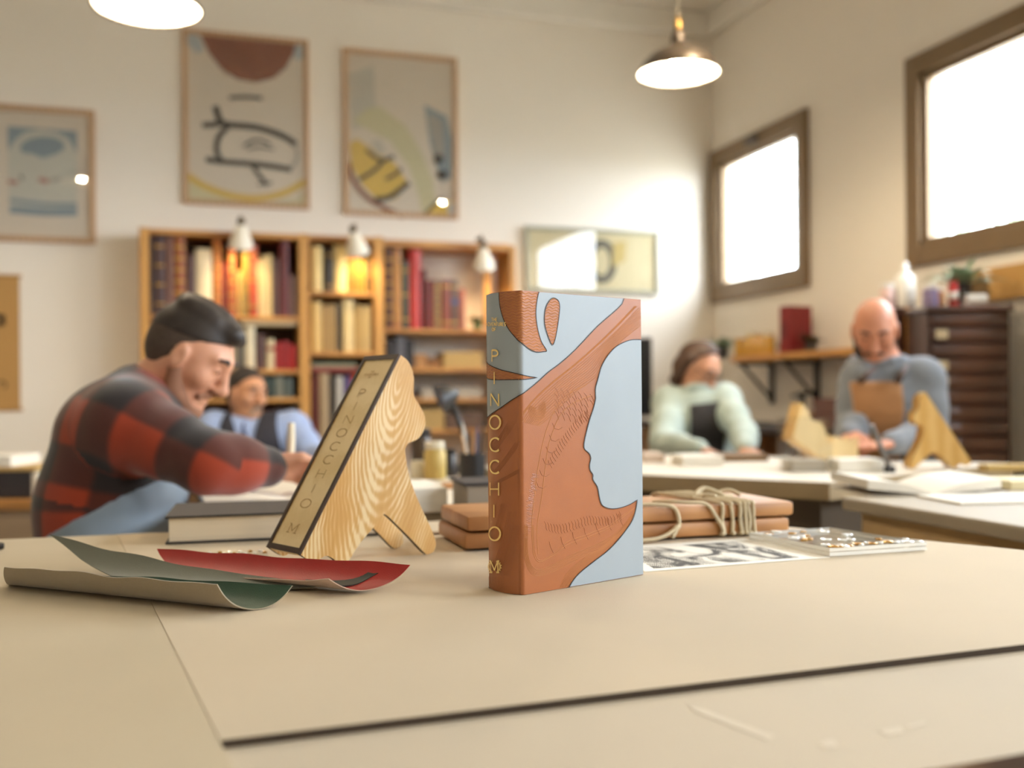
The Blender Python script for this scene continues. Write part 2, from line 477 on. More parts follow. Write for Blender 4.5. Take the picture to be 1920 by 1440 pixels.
def flat_patch(poly, off, name, m, parent, thick=.00025):
    """a leather inlay: outline in (s,z), cut into strips so it can wrap round the spine"""
    from mathutils.geometry import delaunay_2d_cdt
    cl = []
    for p in poly:
        if not cl or math.hypot(p[0] - cl[-1][0], p[1] - cl[-1][1]) > 2e-5: cl.append(p)
    n_ = len(cl)
    vv, _, ff, _, _, _ = delaunay_2d_cdt([Vector(p) * 10 for p in cl], [(i, (i + 1) % n_) for i in range(n_)], [], 1, 1e-5)
    bm = bmesh.new()
    bv = [bm.verts.new((v.x / 10, v.y / 10, 0)) for v in vv]
    for f in ff:
        try: bm.faces.new([bv[i] for i in f])
        except ValueError: pass
    for x in list(np.arange(-SPW - .004, .012, .0016)):
        bmesh.ops.bisect_plane(bm, geom=bm.verts[:] + bm.edges[:] + bm.faces[:], plane_co=(x, 0, 0), plane_no=(1, 0, 0), dist=1e-7)
    bm.verts.index_update(); bm.normal_update()
    vs = [v.co.copy() for v in bm.verts]
    fs = [[v.index for v in (f.verts if f.normal.z > 0 else reversed(f.verts[:]))] for f in bm.faces]
    bd = [(e.verts[0].index, e.verts[1].index) for e in bm.edges if len(e.link_faces) == 1]
    bm.free()
    mb = MB(); n = len(vs)
    mb.v = [tuple(Mb(v.x, v.y, off + thick)) for v in vs] + [tuple(Mb(v.x, v.y, off - .0002)) for v in vs]
    mb.f = [tuple(f) for f in fs] + [(a, b, b + n, a + n) for a, b in bd]
    mb.m = [0] * len(mb.f)
    return mb.build(name, m, parent, smooth='auto')
def ribbon_sz(mb, pts, w, off, h=.0, mi=0):
    """a line on the cover: flat ribbon (h=0) or raised ridge; w may vary along it"""
    n = len(pts)
    if n < 2: return
    o = len(mb.v); P = np.array(pts, float)
    ww = w if isinstance(w, (list, tuple, np.ndarray)) else [w] * n
    T_ = np.gradient(P, axis=0); T_ /= (np.linalg.norm(T_, axis=1)[:, None] + 1e-12)
    for i in range(n):
        s, z = P[i]; nx, nz = -T_[i][1], T_[i][0]; hw = ww[i] / 2
        mb.v.append(tuple(Mb(s + nx * hw, z + nz * hw, off))); mb.v.append(tuple(Mb(s, z, off + h))); mb.v.append(tuple(Mb(s - nx * hw, z - nz * hw, off)))
    for i in range(n - 1):
        a, b = o + 3 * i, o + 3 * i + 3
        mb.f += [(a, a + 1, b + 1, b), (a + 1, a + 2, b + 2, b + 1)]; mb.m += [mi, mi]
PXDIAG = [(1169, 567), (1151.7, 584.6), (1120, 612), (1089, 645), (1068, 666), (1047.5, 683.5), (1026.7, 699), (1005.8, 718), (976.7, 740.8), (960, 751), (939, 766), (922.5, 777), (907, 784)]
PXFACE = [(1206, 637.7), (1185, 637.7), (1168, 643), (1151.7, 653), (1137, 670), (1126.7, 689), (1120.4, 711.7), (1116, 728), (1115.8, 741), (1116, 749), (1112, 766), (1103.8, 791), (1097.5, 816), (1094.4, 832.5), (1095.4, 843), (1103.8, 851), (1107, 859.6), (1104.8, 872), (1105.8, 882.5), (1111, 891), (1111, 900), (1119.4, 914), (1122.5, 930), (1125.6, 943), (1130.8, 950), (1141, 953.8), (1151.7, 954.4), (1166, 951.7), (1180.8, 946), (1194.4, 937.7)]
PXFIN = [(1194.4, 937.7), (1191, 957.5), (1185, 976), (1172.5, 995), (1155.8, 1015.8), (1137, 1034.6), (1110, 1055.4), (1087, 1074), (1074.6, 1088), (1065, 1104)]
PXEYE = [(936.7, 541), (937, 562), (940, 582.5), (946.5, 603), (955.8, 620), (968, 634.6), (978.8, 645), (993, 656.5), (1005.8, 661), (1018, 660), (1024, 658), (1014, 641), (1007, 616), (1004, 589), (1005.8, 566), (1010, 545)]
PXOVAL = [(1037, 559.6), (1045.4, 564), (1048.5, 574), (1047.5, 591), (1044.4, 614), (1040, 636.7), (1035, 647.7), (1028.8, 636.7), (1021.5, 614), (1019.8, 597), (1022.5, 578), (1029.8, 564)]
PXSPIKE = [(904.5, 670), (914, 680), (926.7, 688.8), (943, 695), (964, 700), (985, 705.4), (1006.9, 709), (985, 712), (964, 712.7), (928.8, 713), (916, 711), (904.5, 706.5)]
def bks(l): return [bk(*p) for p in l]
def clampz(l): return [(max(-SPW + .001, min(BW - .0003, s)), max(.0004, min(BH - .0004, z))) for s, z in l]
szD = clampz([tuple(p) for p in smooth_path(bks(PXDIAG), 5)])
szF = clampz([tuple(p) for p in smooth_path(bks(PXFACE), 5)])
szN = clampz([tuple(p) for p in smooth_path(bks(PXFIN), 5)])
szE = clampz([tuple(p) for p in smooth_path(bks(PXEYE), 4)])
szO = clampz(dens(bks(PXOVAL), 4))
szS = [(max(-SPW + .001, s), z) for s, z in [tuple(p) for p in smooth_path(bks(PXSPIKE)[:7], 4)] + [tuple(p) for p in smooth_path(bks(PXSPIKE)[6:], 4)][1:]]
szD[0] = (szD[0][0], BH - .0004); szD[-1] = (-SPW + .001, szD[-1][1])
szF[0] = (BW - .0003, szF[0][1]); szN[-1] = (szN[-1][0], .0004)
upper = [(-SPW + .001, BH - .0004)] + szD[::-1]
flat_patch(upper, .0002, 'blue_inlay', m_blue, book)
lower = szF + szN[1:] + [(BW - .0003, .0004)]
flat_patch(lower, .0002, 'blue_inlay', m_blue, book)
sliver = clampz(bks([(905, 1062), (912.3, 1065), (913.5, 1085), (917, 1103), (921, 1118), (905, 1118)]))
flat_patch(sliver, .0002, 'blue_inlay', m_blue, book)
flat_patch(szE, .0004, 'tan_inlay', m_tan, book)
flat_patch(szO, .0004, 'tan_inlay', m_tan, book)
flat_patch(szS, .0004, 'tan_inlay', m_tan, book)
for l in (szD, szF + szN[1:], szO + [szO[0]], szS[:-1], szE, sliver[1:5]):
    mb = MB(); ribbon_sz(mb, l, .0009, .0011); mb.build('seam_line', m_black, book)
# --- tooling: raised lines
def inpoly(p, poly):
    x, y = p; c = False; j = len(poly) - 1
    for i in range(len(poly)):
        xi, yi = poly[i]; xj, yj = poly[j]
        if (yi > y) != (yj > y) and x < (xj - xi) * (y - yi) / (yj - yi) + xi: c = not c
        j = i
    return c
tl1, tl2 = MB(), MB()
def line_clipped(mb, pts, poly, w, off, h):
    run = []
    for p in pts:
        if inpoly(p, poly): run.append(p)
        else:
            if len(run) > 2: ribbon_sz(mb, run, w, off, h)
            run = []
    if len(run) > 2: ribbon_sz(mb, run, w, off, h)
for poly in (szE, szO, szS):
    zs = [p[1] for p in poly]; ss = [p[0] for p in poly]
    for z in np.arange(min(zs), max(zs), .0033):
        pts = [(s, z + .0008 * math.sin(s * 620 + math.sin(z * 400))) for s in np.arange(min(ss), max(ss), .0009)]
        line_clipped(tl1, pts, poly, .0016, .00062, .00035)
# whale-like lines: blend between two guide curves, clipped to the tan body
body = szD + [(-SPW + .001, .0004)] + szN[::-1] + szF[::-1] + [(BW - .0003, BH - .0004)]
def guide(l, n=60):
    P = np.array([tuple(q) for q in smooth_path(bks(l), 8)]); d = np.r_[0, np.cumsum(np.linalg.norm(np.diff(P, axis=0), axis=1))]
    t = np.linspace(0, d[-1], n)
    return np.c_[np.interp(t, d, P[:, 0]), np.interp(t, d, P[:, 1])]
def blend(a, b, k0, k1, n, mb=tl1, w=.0009, h=.00025, t0=0, t1=60):
    A, B_ = guide(a), guide(b)
    for k in np.linspace(k0, k1, n):
        line_clipped(mb, [tuple(p) for p in (A * (1 - k) + B_ * k)[t0:t1]], body, w, .0001, h)
g1 = [(1199, 577), (1160, 617), (1120, 655), (1080, 690), (1040, 722), (1000, 760), (979, 792)]
g2 = [(1203, 610), (1165, 640), (1138, 668), (1120, 705), (1080, 735), (1040, 775), (1010, 800)]
blend(g1, g2, .0, 1.0, 11)
h1 = [(1185, 573), (1130, 630), (1080, 676), (1030, 716), (978, 765)]
blend(h1, g1, .4, .6, 3)
j1 = [(995, 985), (996, 1035), (1006, 1058), (1030, 1052), (1065, 1030), (1110, 1012), (1150, 992), (1190, 955)]
j2 = [(984, 985), (984, 1045), (1000, 1078), (1035, 1072), (1080, 1050), (1125, 1030), (1165, 1002), (1190, 960)]
blend(j1, j2, .5, 1.05, 7, w=.0007)
blend(j1, j2, -.5, -.3, 2)
k1 = [(1068, 1098), (1090, 1070), (1130, 1036), (1165, 1003), (1186, 970)]
k2 = [(1050, 1106), (1065, 1075), (1100, 1045), (1135, 1022), (1170, 990)]
blend(k1, k2, .10, 1.1, 9, w=.0007)
# inner jaw outline and the long throat lines
n1 = [(1009, 1040), (1007, 990), (1016, 930), (1022, 880), (1030, 830), (1050, 780), (1078, 755), (1110, 742)]
n2 = [(1000, 1040), (997, 985), (1003, 925), (1010, 870), (1022, 815), (1040, 770), (1065, 740), (1100, 722)]
blend(n1, n2, 0, 1, 2, w=.0011)
# the eye: nested arcs
for r in np.arange(4.4, 22, 2.2):
    pts = [bk(1007 + r * .82 * math.cos(a), 766 + r * 1.2 * math.sin(a)) for a in np.linspace(-.6, 3.4, 26)]
    line_clipped(tl1, pts, body, .0008, .0001, .00025)
# teeth strokes, upper palate strokes, dashes
for i in range(26):
    t = i / 25; x = 1022 + 140 * t; y = 990 + 6 * math.sin(t * 9) - 38 * max(0, t - .45)
    line_clipped(tl2, [bk(x - 1, y - 12), bk(x + 1.8, y - 6), bk(x + 1.6, y), bk(x + 4, y + 5)], body, .0011, .0001, .0003)
for i in range(22):
    t = i / 21; x = 1105 - 75 * t; y = 775 + 95 * t ** 1.4
    line_clipped(tl2, [bk(x - 2, y - 6), bk(x, y), bk(x + 3, y + 4), bk(x + 5, y + 8)], body, .001, .0001, .0003)
for i in range(7):
    for j in range(5):
        x = 1045 + i * 11; y = 735 + j * 11 + i * 2
        line_clipped(tl2, [bk(x - 5, y - 8), bk(x - 1, y - 3), bk(x + 1, y + 2), bk(x + 3, y + 8)], body, .001, .0001, .0003)
rg = np.random.default_rng(5)
for i in range(120):
    t = rg.uniform(); x = 998 - 14 * t + rg.normal() * 3.0 + 4; y = 890 + 120 * t
    line_clipped(tl2, [bk(x - 2.4, y - .5), bk(x, y + .2), bk(x + 2.4, y - .3)], body, .0011, .0001, .00012)
for i in range(7):
    t = i / 6; A = Vector((1030 + 130 * t, 1030 - 52 * t)); 
    line_clipped(tl2, [bk(A.x, A.y - 14), bk(A.x + 2, A.y - 4), bk(A.x + 8, A.y + 8)], body, .001, .0001, .0003)
for i in range(6):   # arcs down the throat
    y = 800 + i * 22; x = 1044 - i * 6
    line_clipped(tl2, [bk(x - 8, y - 6), bk(x - 4, y + 4), bk(x + 4, y + 6), bk(x + 10, y + 2)], body, .001, .0001, .0003)
# spine: slanting bundles
for b0, b1, n, dx in (((968, 790), (930, 845), 7, 2.4), ((976, 830), (935, 885), 6, 2.0), ((974, 880), (925, 905), 5, 1.5), ((950, 945), (930, 1010), 5, 2.5), ((968, 960), (944, 1050), 6, 3.0), ((974, 985), (955, 1080), 7, 2.6), ((944, 1082), (938, 1112), 12, 3.0), ((935, 768), (908, 792), 6, -1.2)):
    for k in range(n):
        o = k * dx
        pts = [bk(b0[0] + (b1[0] - b0[0]) * t - (o if abs(b1[0] - b0[0]) < abs(b1[1] - b0[1]) else 0) + 2 * math.sin(t * 3), b0[1] + (b1[1] - b0[1]) * t + (o if abs(b1[0] - b0[0]) >= abs(b1[1] - b0[1]) else 0)) for t in np.linspace(0, 1, 16)]
        line_clipped(tl2, pts, body, .0005, .0001, .00018)
tl1.build('tooling', m_tan2, book)['kind'] = 'stuff'
tl2.build('tooling', m_tan3, book)['kind'] = 'stuff'
# --- gilt lettering: strokes in a unit box (x right, y down), width factor of the box height
def arc(cx, cy, rx, ry, a0, a1, n=18): return [(cx + rx * math.cos(a), cy + ry * math.sin(a)) for a in np.linspace(R(a0), R(a1), n)]
GL = {'P': [[(.1, 0), (.1, 1)], [(.1, .02), (.45, .02)] + arc(.45, .27, .45, .25, -90, 90) + [(.1, .52)]],
      'I': [[(.5, 0), (.5, 1)]], 'N': [[(.05, 1), (.05, 0)], [(.05, 0), (.95, 1)], [(.95, 1), (.95, 0)]],
      'O': [arc(.5, .5, .5, .5, 0, 360, 32)], 'C': [arc(.58, .5, .56, .5, -48, -312, 26)],
      'H': [[(.05, 0), (.05, 1)], [(.95, 0), (.95, 1)], [(.05, .5), (.95, .5)]],
      'M': [[(.08, 1), (.08, 0)], [(.08, 0), (.5, .8)], [(.5, .8), (.92, 0)], [(.92, 0), (.92, 1)], [(-.08, 1), (.26, 1)], [(.74, 1), (1.08, 1)], [(-.08, 0), (.12, 0)], [(.88, 0), (1.08, 0)]],
      'T': [[(0, 0), (1, 0)], [(.5, 0), (.5, 1)]], 'E': [[(.1, 0), (.1, 1)], [(.1, 0), (.85, 0)], [(.1, .5), (.75, .5)], [(.1, 1), (.85, 1)]],
      'A': [[(0, 1), (.5, 0)], [(.5, 0), (1, 1)], [(.2, .65), (.8, .65)]], 'D': [[(.08, 0), (.08, 1)], [(.08, 0), (.35, 0)] + arc(.4, .5, .55, .5, -90, 90) + [(.08, 1)]],
      'V': [[(0, 0), (.5, 1)], [(.5, 1), (1, 0)]], 'U': [[(.08, 0), (.08, .6)] + arc(.5, .62, .42, .38, 180, 0) + [(.92, 0)]],
      'R': [[(.1, 0), (.1, 1)], [(.1, .02), (.45, .02)] + arc(.45, .27, .4, .25, -90, 90) + [(.1, .52)], [(.45, .52), (.95, 1)]],
      'S': [arc(.5, .26, .38, .26, -30, -270, 14) + arc(.5, .76, .4, .24, -90, 150, 14)[1:]], 'F': [[(.1, 0), (.1, 1)], [(.1, 0), (.85, 0)], [(.1, .5), (.75, .5)]]}
def put_glyph(mb, ch, x0, y0, x1, y1, w, off, mapf, ribf):
    for st in GL[ch]:
        P = []
        for i in range(len(st) - 1):
            n = max(2, int(6 * math.hypot(st[i + 1][0] - st[i][0], st[i + 1][1] - st[i][1])))
            P += [(st[i][0] + (st[i + 1][0] - st[i][0]) * k / n, st[i][1] + (st[i + 1][1] - st[i][1]) * k / n) for k in range(n)]
        P.append(st[-1])
        pts = [mapf(x0 + a * (x1 - x0), y0 + b * (y1 - y0)) for a, b in P]
        if ch in 'OC': ws = [w * (.75 + .55 * abs(p[0] - .5) * 2) for p in P]
        else: ws = [w * (.72 if abs(st[0][1] - st[-1][1]) < .1 and ch not in 'PDR' else 1.0)] * len(P)
        ribf(mb, pts, ws, off)
mb = MB()
for ch, x0, x1, y0, y1 in (('P', 923, 936.5, 657, 679), ('I', 925, 932, 698, 721), ('N', 921.5, 937.5, 739, 762), ('O', 919.8, 939.6, 780, 805.4), ('C', 920, 938, 822, 847), ('C', 920, 938, 864, 888.5), ('H', 920, 937.5, 905.5, 930), ('I', 924, 932, 947, 971), ('O', 918.8, 939.6, 989, 1014), ('M', 921, 936.5, 1052.5, 1074)):
    mb = MB(); put_glyph(mb, ch, x0, y0, x1, y1,   .0022, .0014, bk, ribbon_sz)
    if ch != 'M': mb.build('gilt_letter', m_gold, book)
emblem = mb
def word(mb, wd, x0, x1, y0, y1, w, off, mapf, ribf):
    n = len(wd); c = (x1 - x0) / n
    for i, ch in enumerate(wd): put_glyph(mb, ch, x0 + c * i + c * .12, y0, x0 + c * (i + 1) - c * .12, y1, w, off, mapf, ribf)
mb = MB()
word(mb, 'THE', 923, 934.5, 597, 603, .0011, .0014, bk, ribbon_sz)
word(mb, 'ADVENTURES', 913.2, 950, 605.6, 612, .0011, .0014, bk, ribbon_sz)
word(mb, 'OF', 924, 932.5, 615.5, 621.5, .0011, .0014, bk, ribbon_sz)
mb.build('gilt_title', m_gold, book)['kind'] = 'stuff'
mb = emblem
for k in range(32):
    a = 2 * math.pi * k / 32; cx, cy = 929, 1063
    r0_, r1_ = (9.2, 13.5) if k % 2 else (9.2, 12.0)
    if abs(math.sin(a)) > .93: continue
    ribbon_sz(mb, [bk(cx + r0_ * math.cos(a), cy + r0_ * math.sin(a)), bk(cx + (r0_ + r1_) / 2 * math.cos(a), cy + (r0_ + r1_) / 2 * math.sin(a)), bk(cx + r1_ * math.cos(a), cy + r1_ * math.sin(a))], .0010, .0014)
mb.build('gilt_emblem', m_gold, book)['kind'] = 'stuff'
# ------------------------------------------------------------------ slanted wooden slipcase
def flame_ash():
    m = bpy.data.materials.new('ash_plywood'); m.use_nodes = True; nt = m.node_tree; b = nt.nodes['Principled BSDF']; L = nt.links.new
    tc = nd(nt, 'ShaderNodeTexCoord')
    sb = nd(nt, 'ShaderNodeVectorMath', operation='SUBTRACT'); sb.inputs[1].default_value = (.112, 0, .262); L(tc.outputs['Object'], sb.inputs[0])
    vr = nd(nt, 'ShaderNodeVectorRotate', rotation_type='Y_AXIS'); vr.inputs['Angle'].default_value = R(-14); L(sb.outputs[0], vr.inputs['Vector'])
    nz = nd(nt, 'ShaderNodeTexNoise', Scale=11.0, Detail=2.0); L(vr.outputs[0], nz.inputs['Vector'])
    ns = nd(nt, 'ShaderNodeVectorMath', operation='SCALE'); ns.inputs['Scale'].default_value = .022; L(nz.outputs['Color'], ns.inputs[0])
    ad = nd(nt, 'ShaderNodeVectorMath', operation='ADD'); L(vr.outputs[0], ad.inputs[0]); L(ns.outputs[0], ad.inputs[1])
    mu = nd(nt, 'ShaderNodeVectorMath', operation='MULTIPLY'); mu.inputs[1].default_value = (1.0, .25, .26); L(ad.outputs[0], mu.inputs[0])
    w = nd(nt, 'ShaderNodeTexWave', wave_type='RINGS', rings_direction='Y', Scale=70.0, Distortion=1.4, Detail=2.0); L(mu.outputs[0], w.inputs['Vector'])
    st_ = nd(nt, 'ShaderNodeVectorMath', operation='MULTIPLY'); st_.inputs[1].default_value = (260, 60, 9); L(ad.outputs[0], st_.inputs[0])
    n2 = nd(nt, 'ShaderNodeTexNoise', Scale=1.0, Detail=4.0); L(st_.outputs[0], n2.inputs['Vector'])
    n3 = nd(nt, 'ShaderNodeTexNoise', Scale=22.0, Detail=4.0); L(mu.outputs[0], n3.inputs['Vector'])
    a0_ = nd(nt, 'ShaderNodeMath', operation='MULTIPLY'); L(w.outputs['Fac'], a0_.inputs[0]); L(n3.outputs[0], a0_.inputs[1])
    a2_ = nd(nt, 'ShaderNodeMath', operation='MULTIPLY_ADD'); a2_.inputs[1].default_value = .30; L(a0_.outputs[0], a2_.inputs[0])
    a3_ = nd(nt, 'ShaderNodeMath', operation='MULTIPLY'); a3_.inputs[1].default_value = .62; L(n3.outputs[0], a3_.inputs[0]); L(a3_.outputs[0], a2_.inputs[2])
    a1_ = nd(nt, 'ShaderNodeMath', operation='MULTIPLY_ADD'); a1_.inputs[1].default_value = .32; L(n2.outputs[0], a1_.inputs[0]); L(a2_.outputs[0], a1_.inputs[2])
    cr = nd(nt, 'ShaderNodeValToRGB'); e = cr.color_ramp.elements
    e[0].position = .36; e[0].color = lin('#cb9b55') + (1,); e[1].position = .72; e[1].color = lin('#efd9a8') + (1,)
    x = e.new(.56); x.color = lin('#d7ac68') + (1,)
    L(a1_.outputs[0], cr.inputs[0]); L(cr.outputs[0], b.inputs['Base Color']); b.inputs['Roughness'].default_value = .42; b.inputs['Coat Weight'].default_value = .15
    return m
m_ash = flame_ash()
m_ashpanel = wood('pale_ash_panel', '#e3c994', '#eed7a8', 30, 2, .5, (.25, 1, 1), .5)
m_walnut = mat('dark_burnt_edge', '#3a2618', .6, var=.2, vs=60)
m_burn = mat('burnt_letter', '#ad874f', .7)
SLIP = [(749.5, 667), (762.7, 676.7), (770.3, 689), (775.8, 708.8), (775.8, 728.6), (777, 745.4), (785.6, 760.7), (794.7, 777.5), (797.8, 794.3), (793.2, 812.7), (782.5, 826.4), (767.2, 833), (761, 841.7), (760.5, 854), (767, 893.6), (781, 933.4), (794.7, 964), (808.5, 994.5), (816.7, 1017.4), (814.6, 1034), (805.4, 1041), (796.3, 1039.7), (773.4, 1015.9), (745.9, 988.4), (724.5, 968.5), (716.8, 968.5), (707.7, 980.7), (697, 996), (681.7, 1012.8), (666.4, 1034), (652.6, 1057), (645, 1062.6), (635.8, 1060), (623.6, 1049.5), (611.4, 1045), (602, 1049.5), (593, 1057), (583.9, 1056), (562, 1042)]
sp0 = on_z(645, 1062.6, TAB); sa = R(43) - YAW
slip_d = Vector((math.cos(sa), math.sin(sa), 0)); slip_n = Vector((-math.sin(sa), math.cos(sa), 0))
def slip2d(px, py):
    o = Vector((0, 0, CAMZ)); d = at(px, py, 1.0) - o
    t = (sp0 - o).dot(slip_n) / d.dot(slip_n)
    p = o + d * t
    return (p - sp0).dot(slip_d), p.z - TAB
SO = [slip2d(*p) for p in SLIP]
zmin = min(p[1] for p in SO)
SO = [(x, z - zmin) for x, z in SO]
# smooth everything except the two corners of the straight edge
SOS = [tuple(p) for p in smooth_path(SO, 3)]
def slipcase(root, outline, th, letters=True):
    tp, bt = outline[0], outline[-1]
    e = Vector((bt[0] - tp[0], 0, bt[1] - tp[1])); EL = e.length; e.normalize()
    inn = Vector((-e.z, 0, e.x)); 
    if inn.x < 0: inn = -inn
    o3 = [Vector((x, 0, z)) for x, z in outline]
    for a, b in ((0, .007), (th - .007, th)):
        MB().prism(o3, (0, 1, 0), a, b, 0, 1).build('side_panel', [m_ash, m_walnut], root)
    T0, B0 = Vector((tp[0], 0, tp[1])), Vector((bt[0], 0, bt[1]))
    # spine board between the sides
    q = [T0 + inn * .0005, B0 + inn * .0005, B0 + inn * .008, T0 + inn * .008]
    MB().prism(q, (0, 1, 0), .0072, th - .0072).build('spine_panel', m_ashpanel, root)
    # dark frame strips round the spine face
    fr = []
    for y0, y1 in ((-.0003, .0062), (th - .0062, th + .0003)):
        fr.append(MB().prism([T0 - inn * .0012, B0 - inn * .0012, B0 + inn * .002, T0 + inn * .002], (0, 1, 0), y0, y1))
    for P, s in ((T0, 1), (B0, -1)):
        fr.append(MB().prism([P - inn * .0012, P + e * .0075 * s - inn * .0012, P + e * .0075 * s + inn * .0012, P + inn * .0012], (0, 1, 0), .0064, th - .0064))
    for f in fr: f.build('frame_strip', m_walnut, root)
    if letters:
        def mp(x, l): return (x, l)
        def rib(mb, pts, ws, off):
            n = len(pts); P = np.array(pts, float) * np.array((th - .014, EL)); T_ = np.gradient(P, axis=0); T_ /= np.linalg.norm(T_, axis=1)[:, None] + 1e-9
            o = len(mb.v)
            for i in range(n):
                for s in (1, -1):
                    w, l = P[i][0] - T_[i][1] * s * ws[i] / 2, P[i][1] + T_[i][0] * s * ws[i] / 2
                    mb.v.append(tuple(T0 + e * l - inn * .0003 + Vector((0, th - .007 - w, 0))))
            for i in range(n - 1): mb.f.append((o + 2 * i, o + 2 * i + 1, o + 2 * i + 3, o + 2 * i + 2)); mb.m.append(0)
        for ch, l, w in (('P', .205, .24), ('I', .275, .24), ('N', .345, .30), ('O', .415, .32), ('C', .485, .30), ('C', .553, .30), ('H', .625, .28), ('I', .697, .24), ('O', .772, .34), ('M', .893, .30)):
            mb = MB(); put_glyph(mb, ch, .47 - w / 2, l - .02, .47 + w / 2, l + .022, .0013, 0, mp, rib); mb.build('burnt_letter', m_burn, root)
        mb = MB(); word(mb, 'THE', .40, .54, .085, .094, .0007, 0, mp, rib); word(mb, 'ADVENTURES', .22, .72, .100, .110, .0007, 0, mp, rib); word(mb, 'OF', .42, .52, .116, .125, .0007, 0, mp, rib)
        mb.build('burnt_title', m_burn, root)['kind'] = 'stuff'
sc1 = thing('wooden_slipcase', 'honey coloured wooden slipcase leaning on two legs beside the tall book, dark edged lettered front', 'slipcase', (sp0.x, sp0.y, sp0.z + .0005), sa)
slipcase(sc1, SOS, .084)

# ------------------------------------------------------------------ rolled leathers
def trough(name, label, A, Bp, r, pa, pb, ins, outs, skew=(0, 0), th=.0012, lift=0.0, wav=.0015, seed=0, rr=None):
    """sheet curled up along the line A-B on the table; pa/pb = (front, back) curl angles at the two ends"""
    A, Bp = Vector(A), Vector(Bp); ax = Bp - A; L = ax.length; ax.normalize()
    pr = Vector((-ax.y, ax.x, 0))
    root = thing(name, label, 'leather', tuple(A), 0)
    nu, nt_ = 40, 24; rg = np.random.default_rng(seed); ph = rg.uniform(0, 6, 6)
    mb = MB()
    for layer in (0, 1):
        for i in range(nu + 1):
            for j in range(nt_ + 1):
                u, t = i / nu, j / nt_
                f0 = pa[0] + (pb[0] - pa[0]) * u; f1 = pa[1] + (pb[1] - pa[1]) * u
                wv = sum(math.sin(u * (7 + 9 * k) + ph[k]) for k in range(3)) * 1.1
                if t < .5: f0 += wv * 1.2
                else: f1 += wv * .8
                a = R(f0 + (f1 - f0) * t)
                ra = r if rr is None else rr[0] + (rr[1] - rr[0]) * u
                ra2 = ra - (th if layer else 0)
                sk = (skew[0] * (1 - u) + skew[1] * u) * (t - .5) * 2
                uu = u * L + sk + .0012 * math.sin(t * 9 + ph[4]) * (1 if u > .5 else -1) * abs(u - .5) * 2
                p = ax * uu + pr * (ra2 * math.sin(a)) + Vector((0, 0, ra - ra2 * math.cos(a) + lift + .0004))
                mb.v.append(tuple(p))
    W = nt_ + 1; N = (nu + 1) * W
    for i in range(nu):
        for j in range(nt_):
            a, b, c, d = i * W + j, (i + 1) * W + j, (i + 1) * W + j + 1, i * W + j + 1
            mb.f.append((a, d, c, b)); mb.m.append(1)
            mb.f.append((a + N, b + N, c + N, d + N)); mb.m.append(0)
    for i in range(nu):
        for j in (0, nt_):
            a, b = i * W + j, (i + 1) * W + j
            mb.f.append((a, b, b + N, a + N)); mb.m.append(1)
    for j in range(nt_):
        for i in (0, nu):
            a, b = i * W + j, i * W + j + 1
            mb.f.append((a, b, b + N, a + N)); mb.m.append(1)
    o = mb.build('sheet', [ins, outs], root, smooth='auto')
    return root
def suede(n, c): return mat(n, c, .95, var=.10, vs=500, bump=.5, bs=1200, sheen=.3)
m_green = mat('green_leather', '#2c4a38', .6, var=.12, vs=60, bump=.4, bs=900)
m_red = mat('red_leather', '#a3211c', .55, var=.10, vs=60, bump=.3, bs=900)
m_sued = suede('beige_suede_back', '#a3957d'); m_greys = suede('grey_green_suede', '#6a6a58'); m_pinks = suede('pinkish_suede', '#c5aa98')
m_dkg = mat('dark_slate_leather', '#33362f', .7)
gA, gB = on_z(30, 1096, TAB), on_z(482, 1143, TAB)
trough('leather_sheet', 'rolled green leather sheet with beige suede back, nearest of the curled leathers', gA, gB, .040, (-74, 42), (-80, 62), m_green, m_sued, (-.030, .022), seed=1, rr=(.040, .038))
yA, yB = on_z(112, 1082, TAB), on_z(566, 1112, TAB)
trough('leather_sheet', 'grey suede sheet curling up between the green and the red leathers', yA, yB, .058, (5, 66), (5, 20), m_greys, m_greys, (-.075, .016), lift=.0022, seed=2, rr=(.066, .050))
rA, rB = on_z(285, 1072, TAB), on_z(692, 1113, TAB)
trough('leather_sheet', 'bright red curled leather sheet behind the green and grey ones', rA, rB, .046, (2, 54), (-50, 64), m_red, m_pinks, (-.03, .030), seed=3, lift=.0025)
kA, kB = on_z(570, 1097, TAB), on_z(655, 1108, TAB)
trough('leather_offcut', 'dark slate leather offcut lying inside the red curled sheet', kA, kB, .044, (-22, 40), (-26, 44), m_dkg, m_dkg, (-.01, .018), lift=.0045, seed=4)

# ------------------------------------------------------------------ lying books and papers
def lying_book(name, label, p, rz, L, D, H, cover, pages=None, group=None, round_=False):
    """lying flat, fore-edge to -y, spine to +y; p = front left bottom corner"""
    t = thing(name, label, 'book', tuple(p), rz, group)
    b = .0035
    MB().box((0, 0, 0), (L, D, b), bev=.001).build('board_cover', cover, t)
    MB().box((0, 0, H - b), (L, D, H), bev=.001).build('board_cover', cover, t)
    MB().box((0, D - b, b), (L, D + .001, H - b), bev=.001).build('spine', cover, t)
    MB().box((.005, .005, b), (L - .005, D - b, H - b)).build('page_block', pages or m_page2, t)
    return t
m_page2 = mat('page_edge_layers', '#e3d6bf', .9, var=.14, vs=3, stretch=(1, 1, 260))
m_blackcloth = mat('black_book_cloth', '#2c2826', .65, var=.1, vs=200, bump=.3, bs=900)
p = on_z(310, 1022, TAB) + Vector((0, 0, .0005))
lying_book('book', 'thick black cloth book lying flat left of the wooden slipcase', p, R(14) - YAW, .335, .20, .043, m_blackcloth)

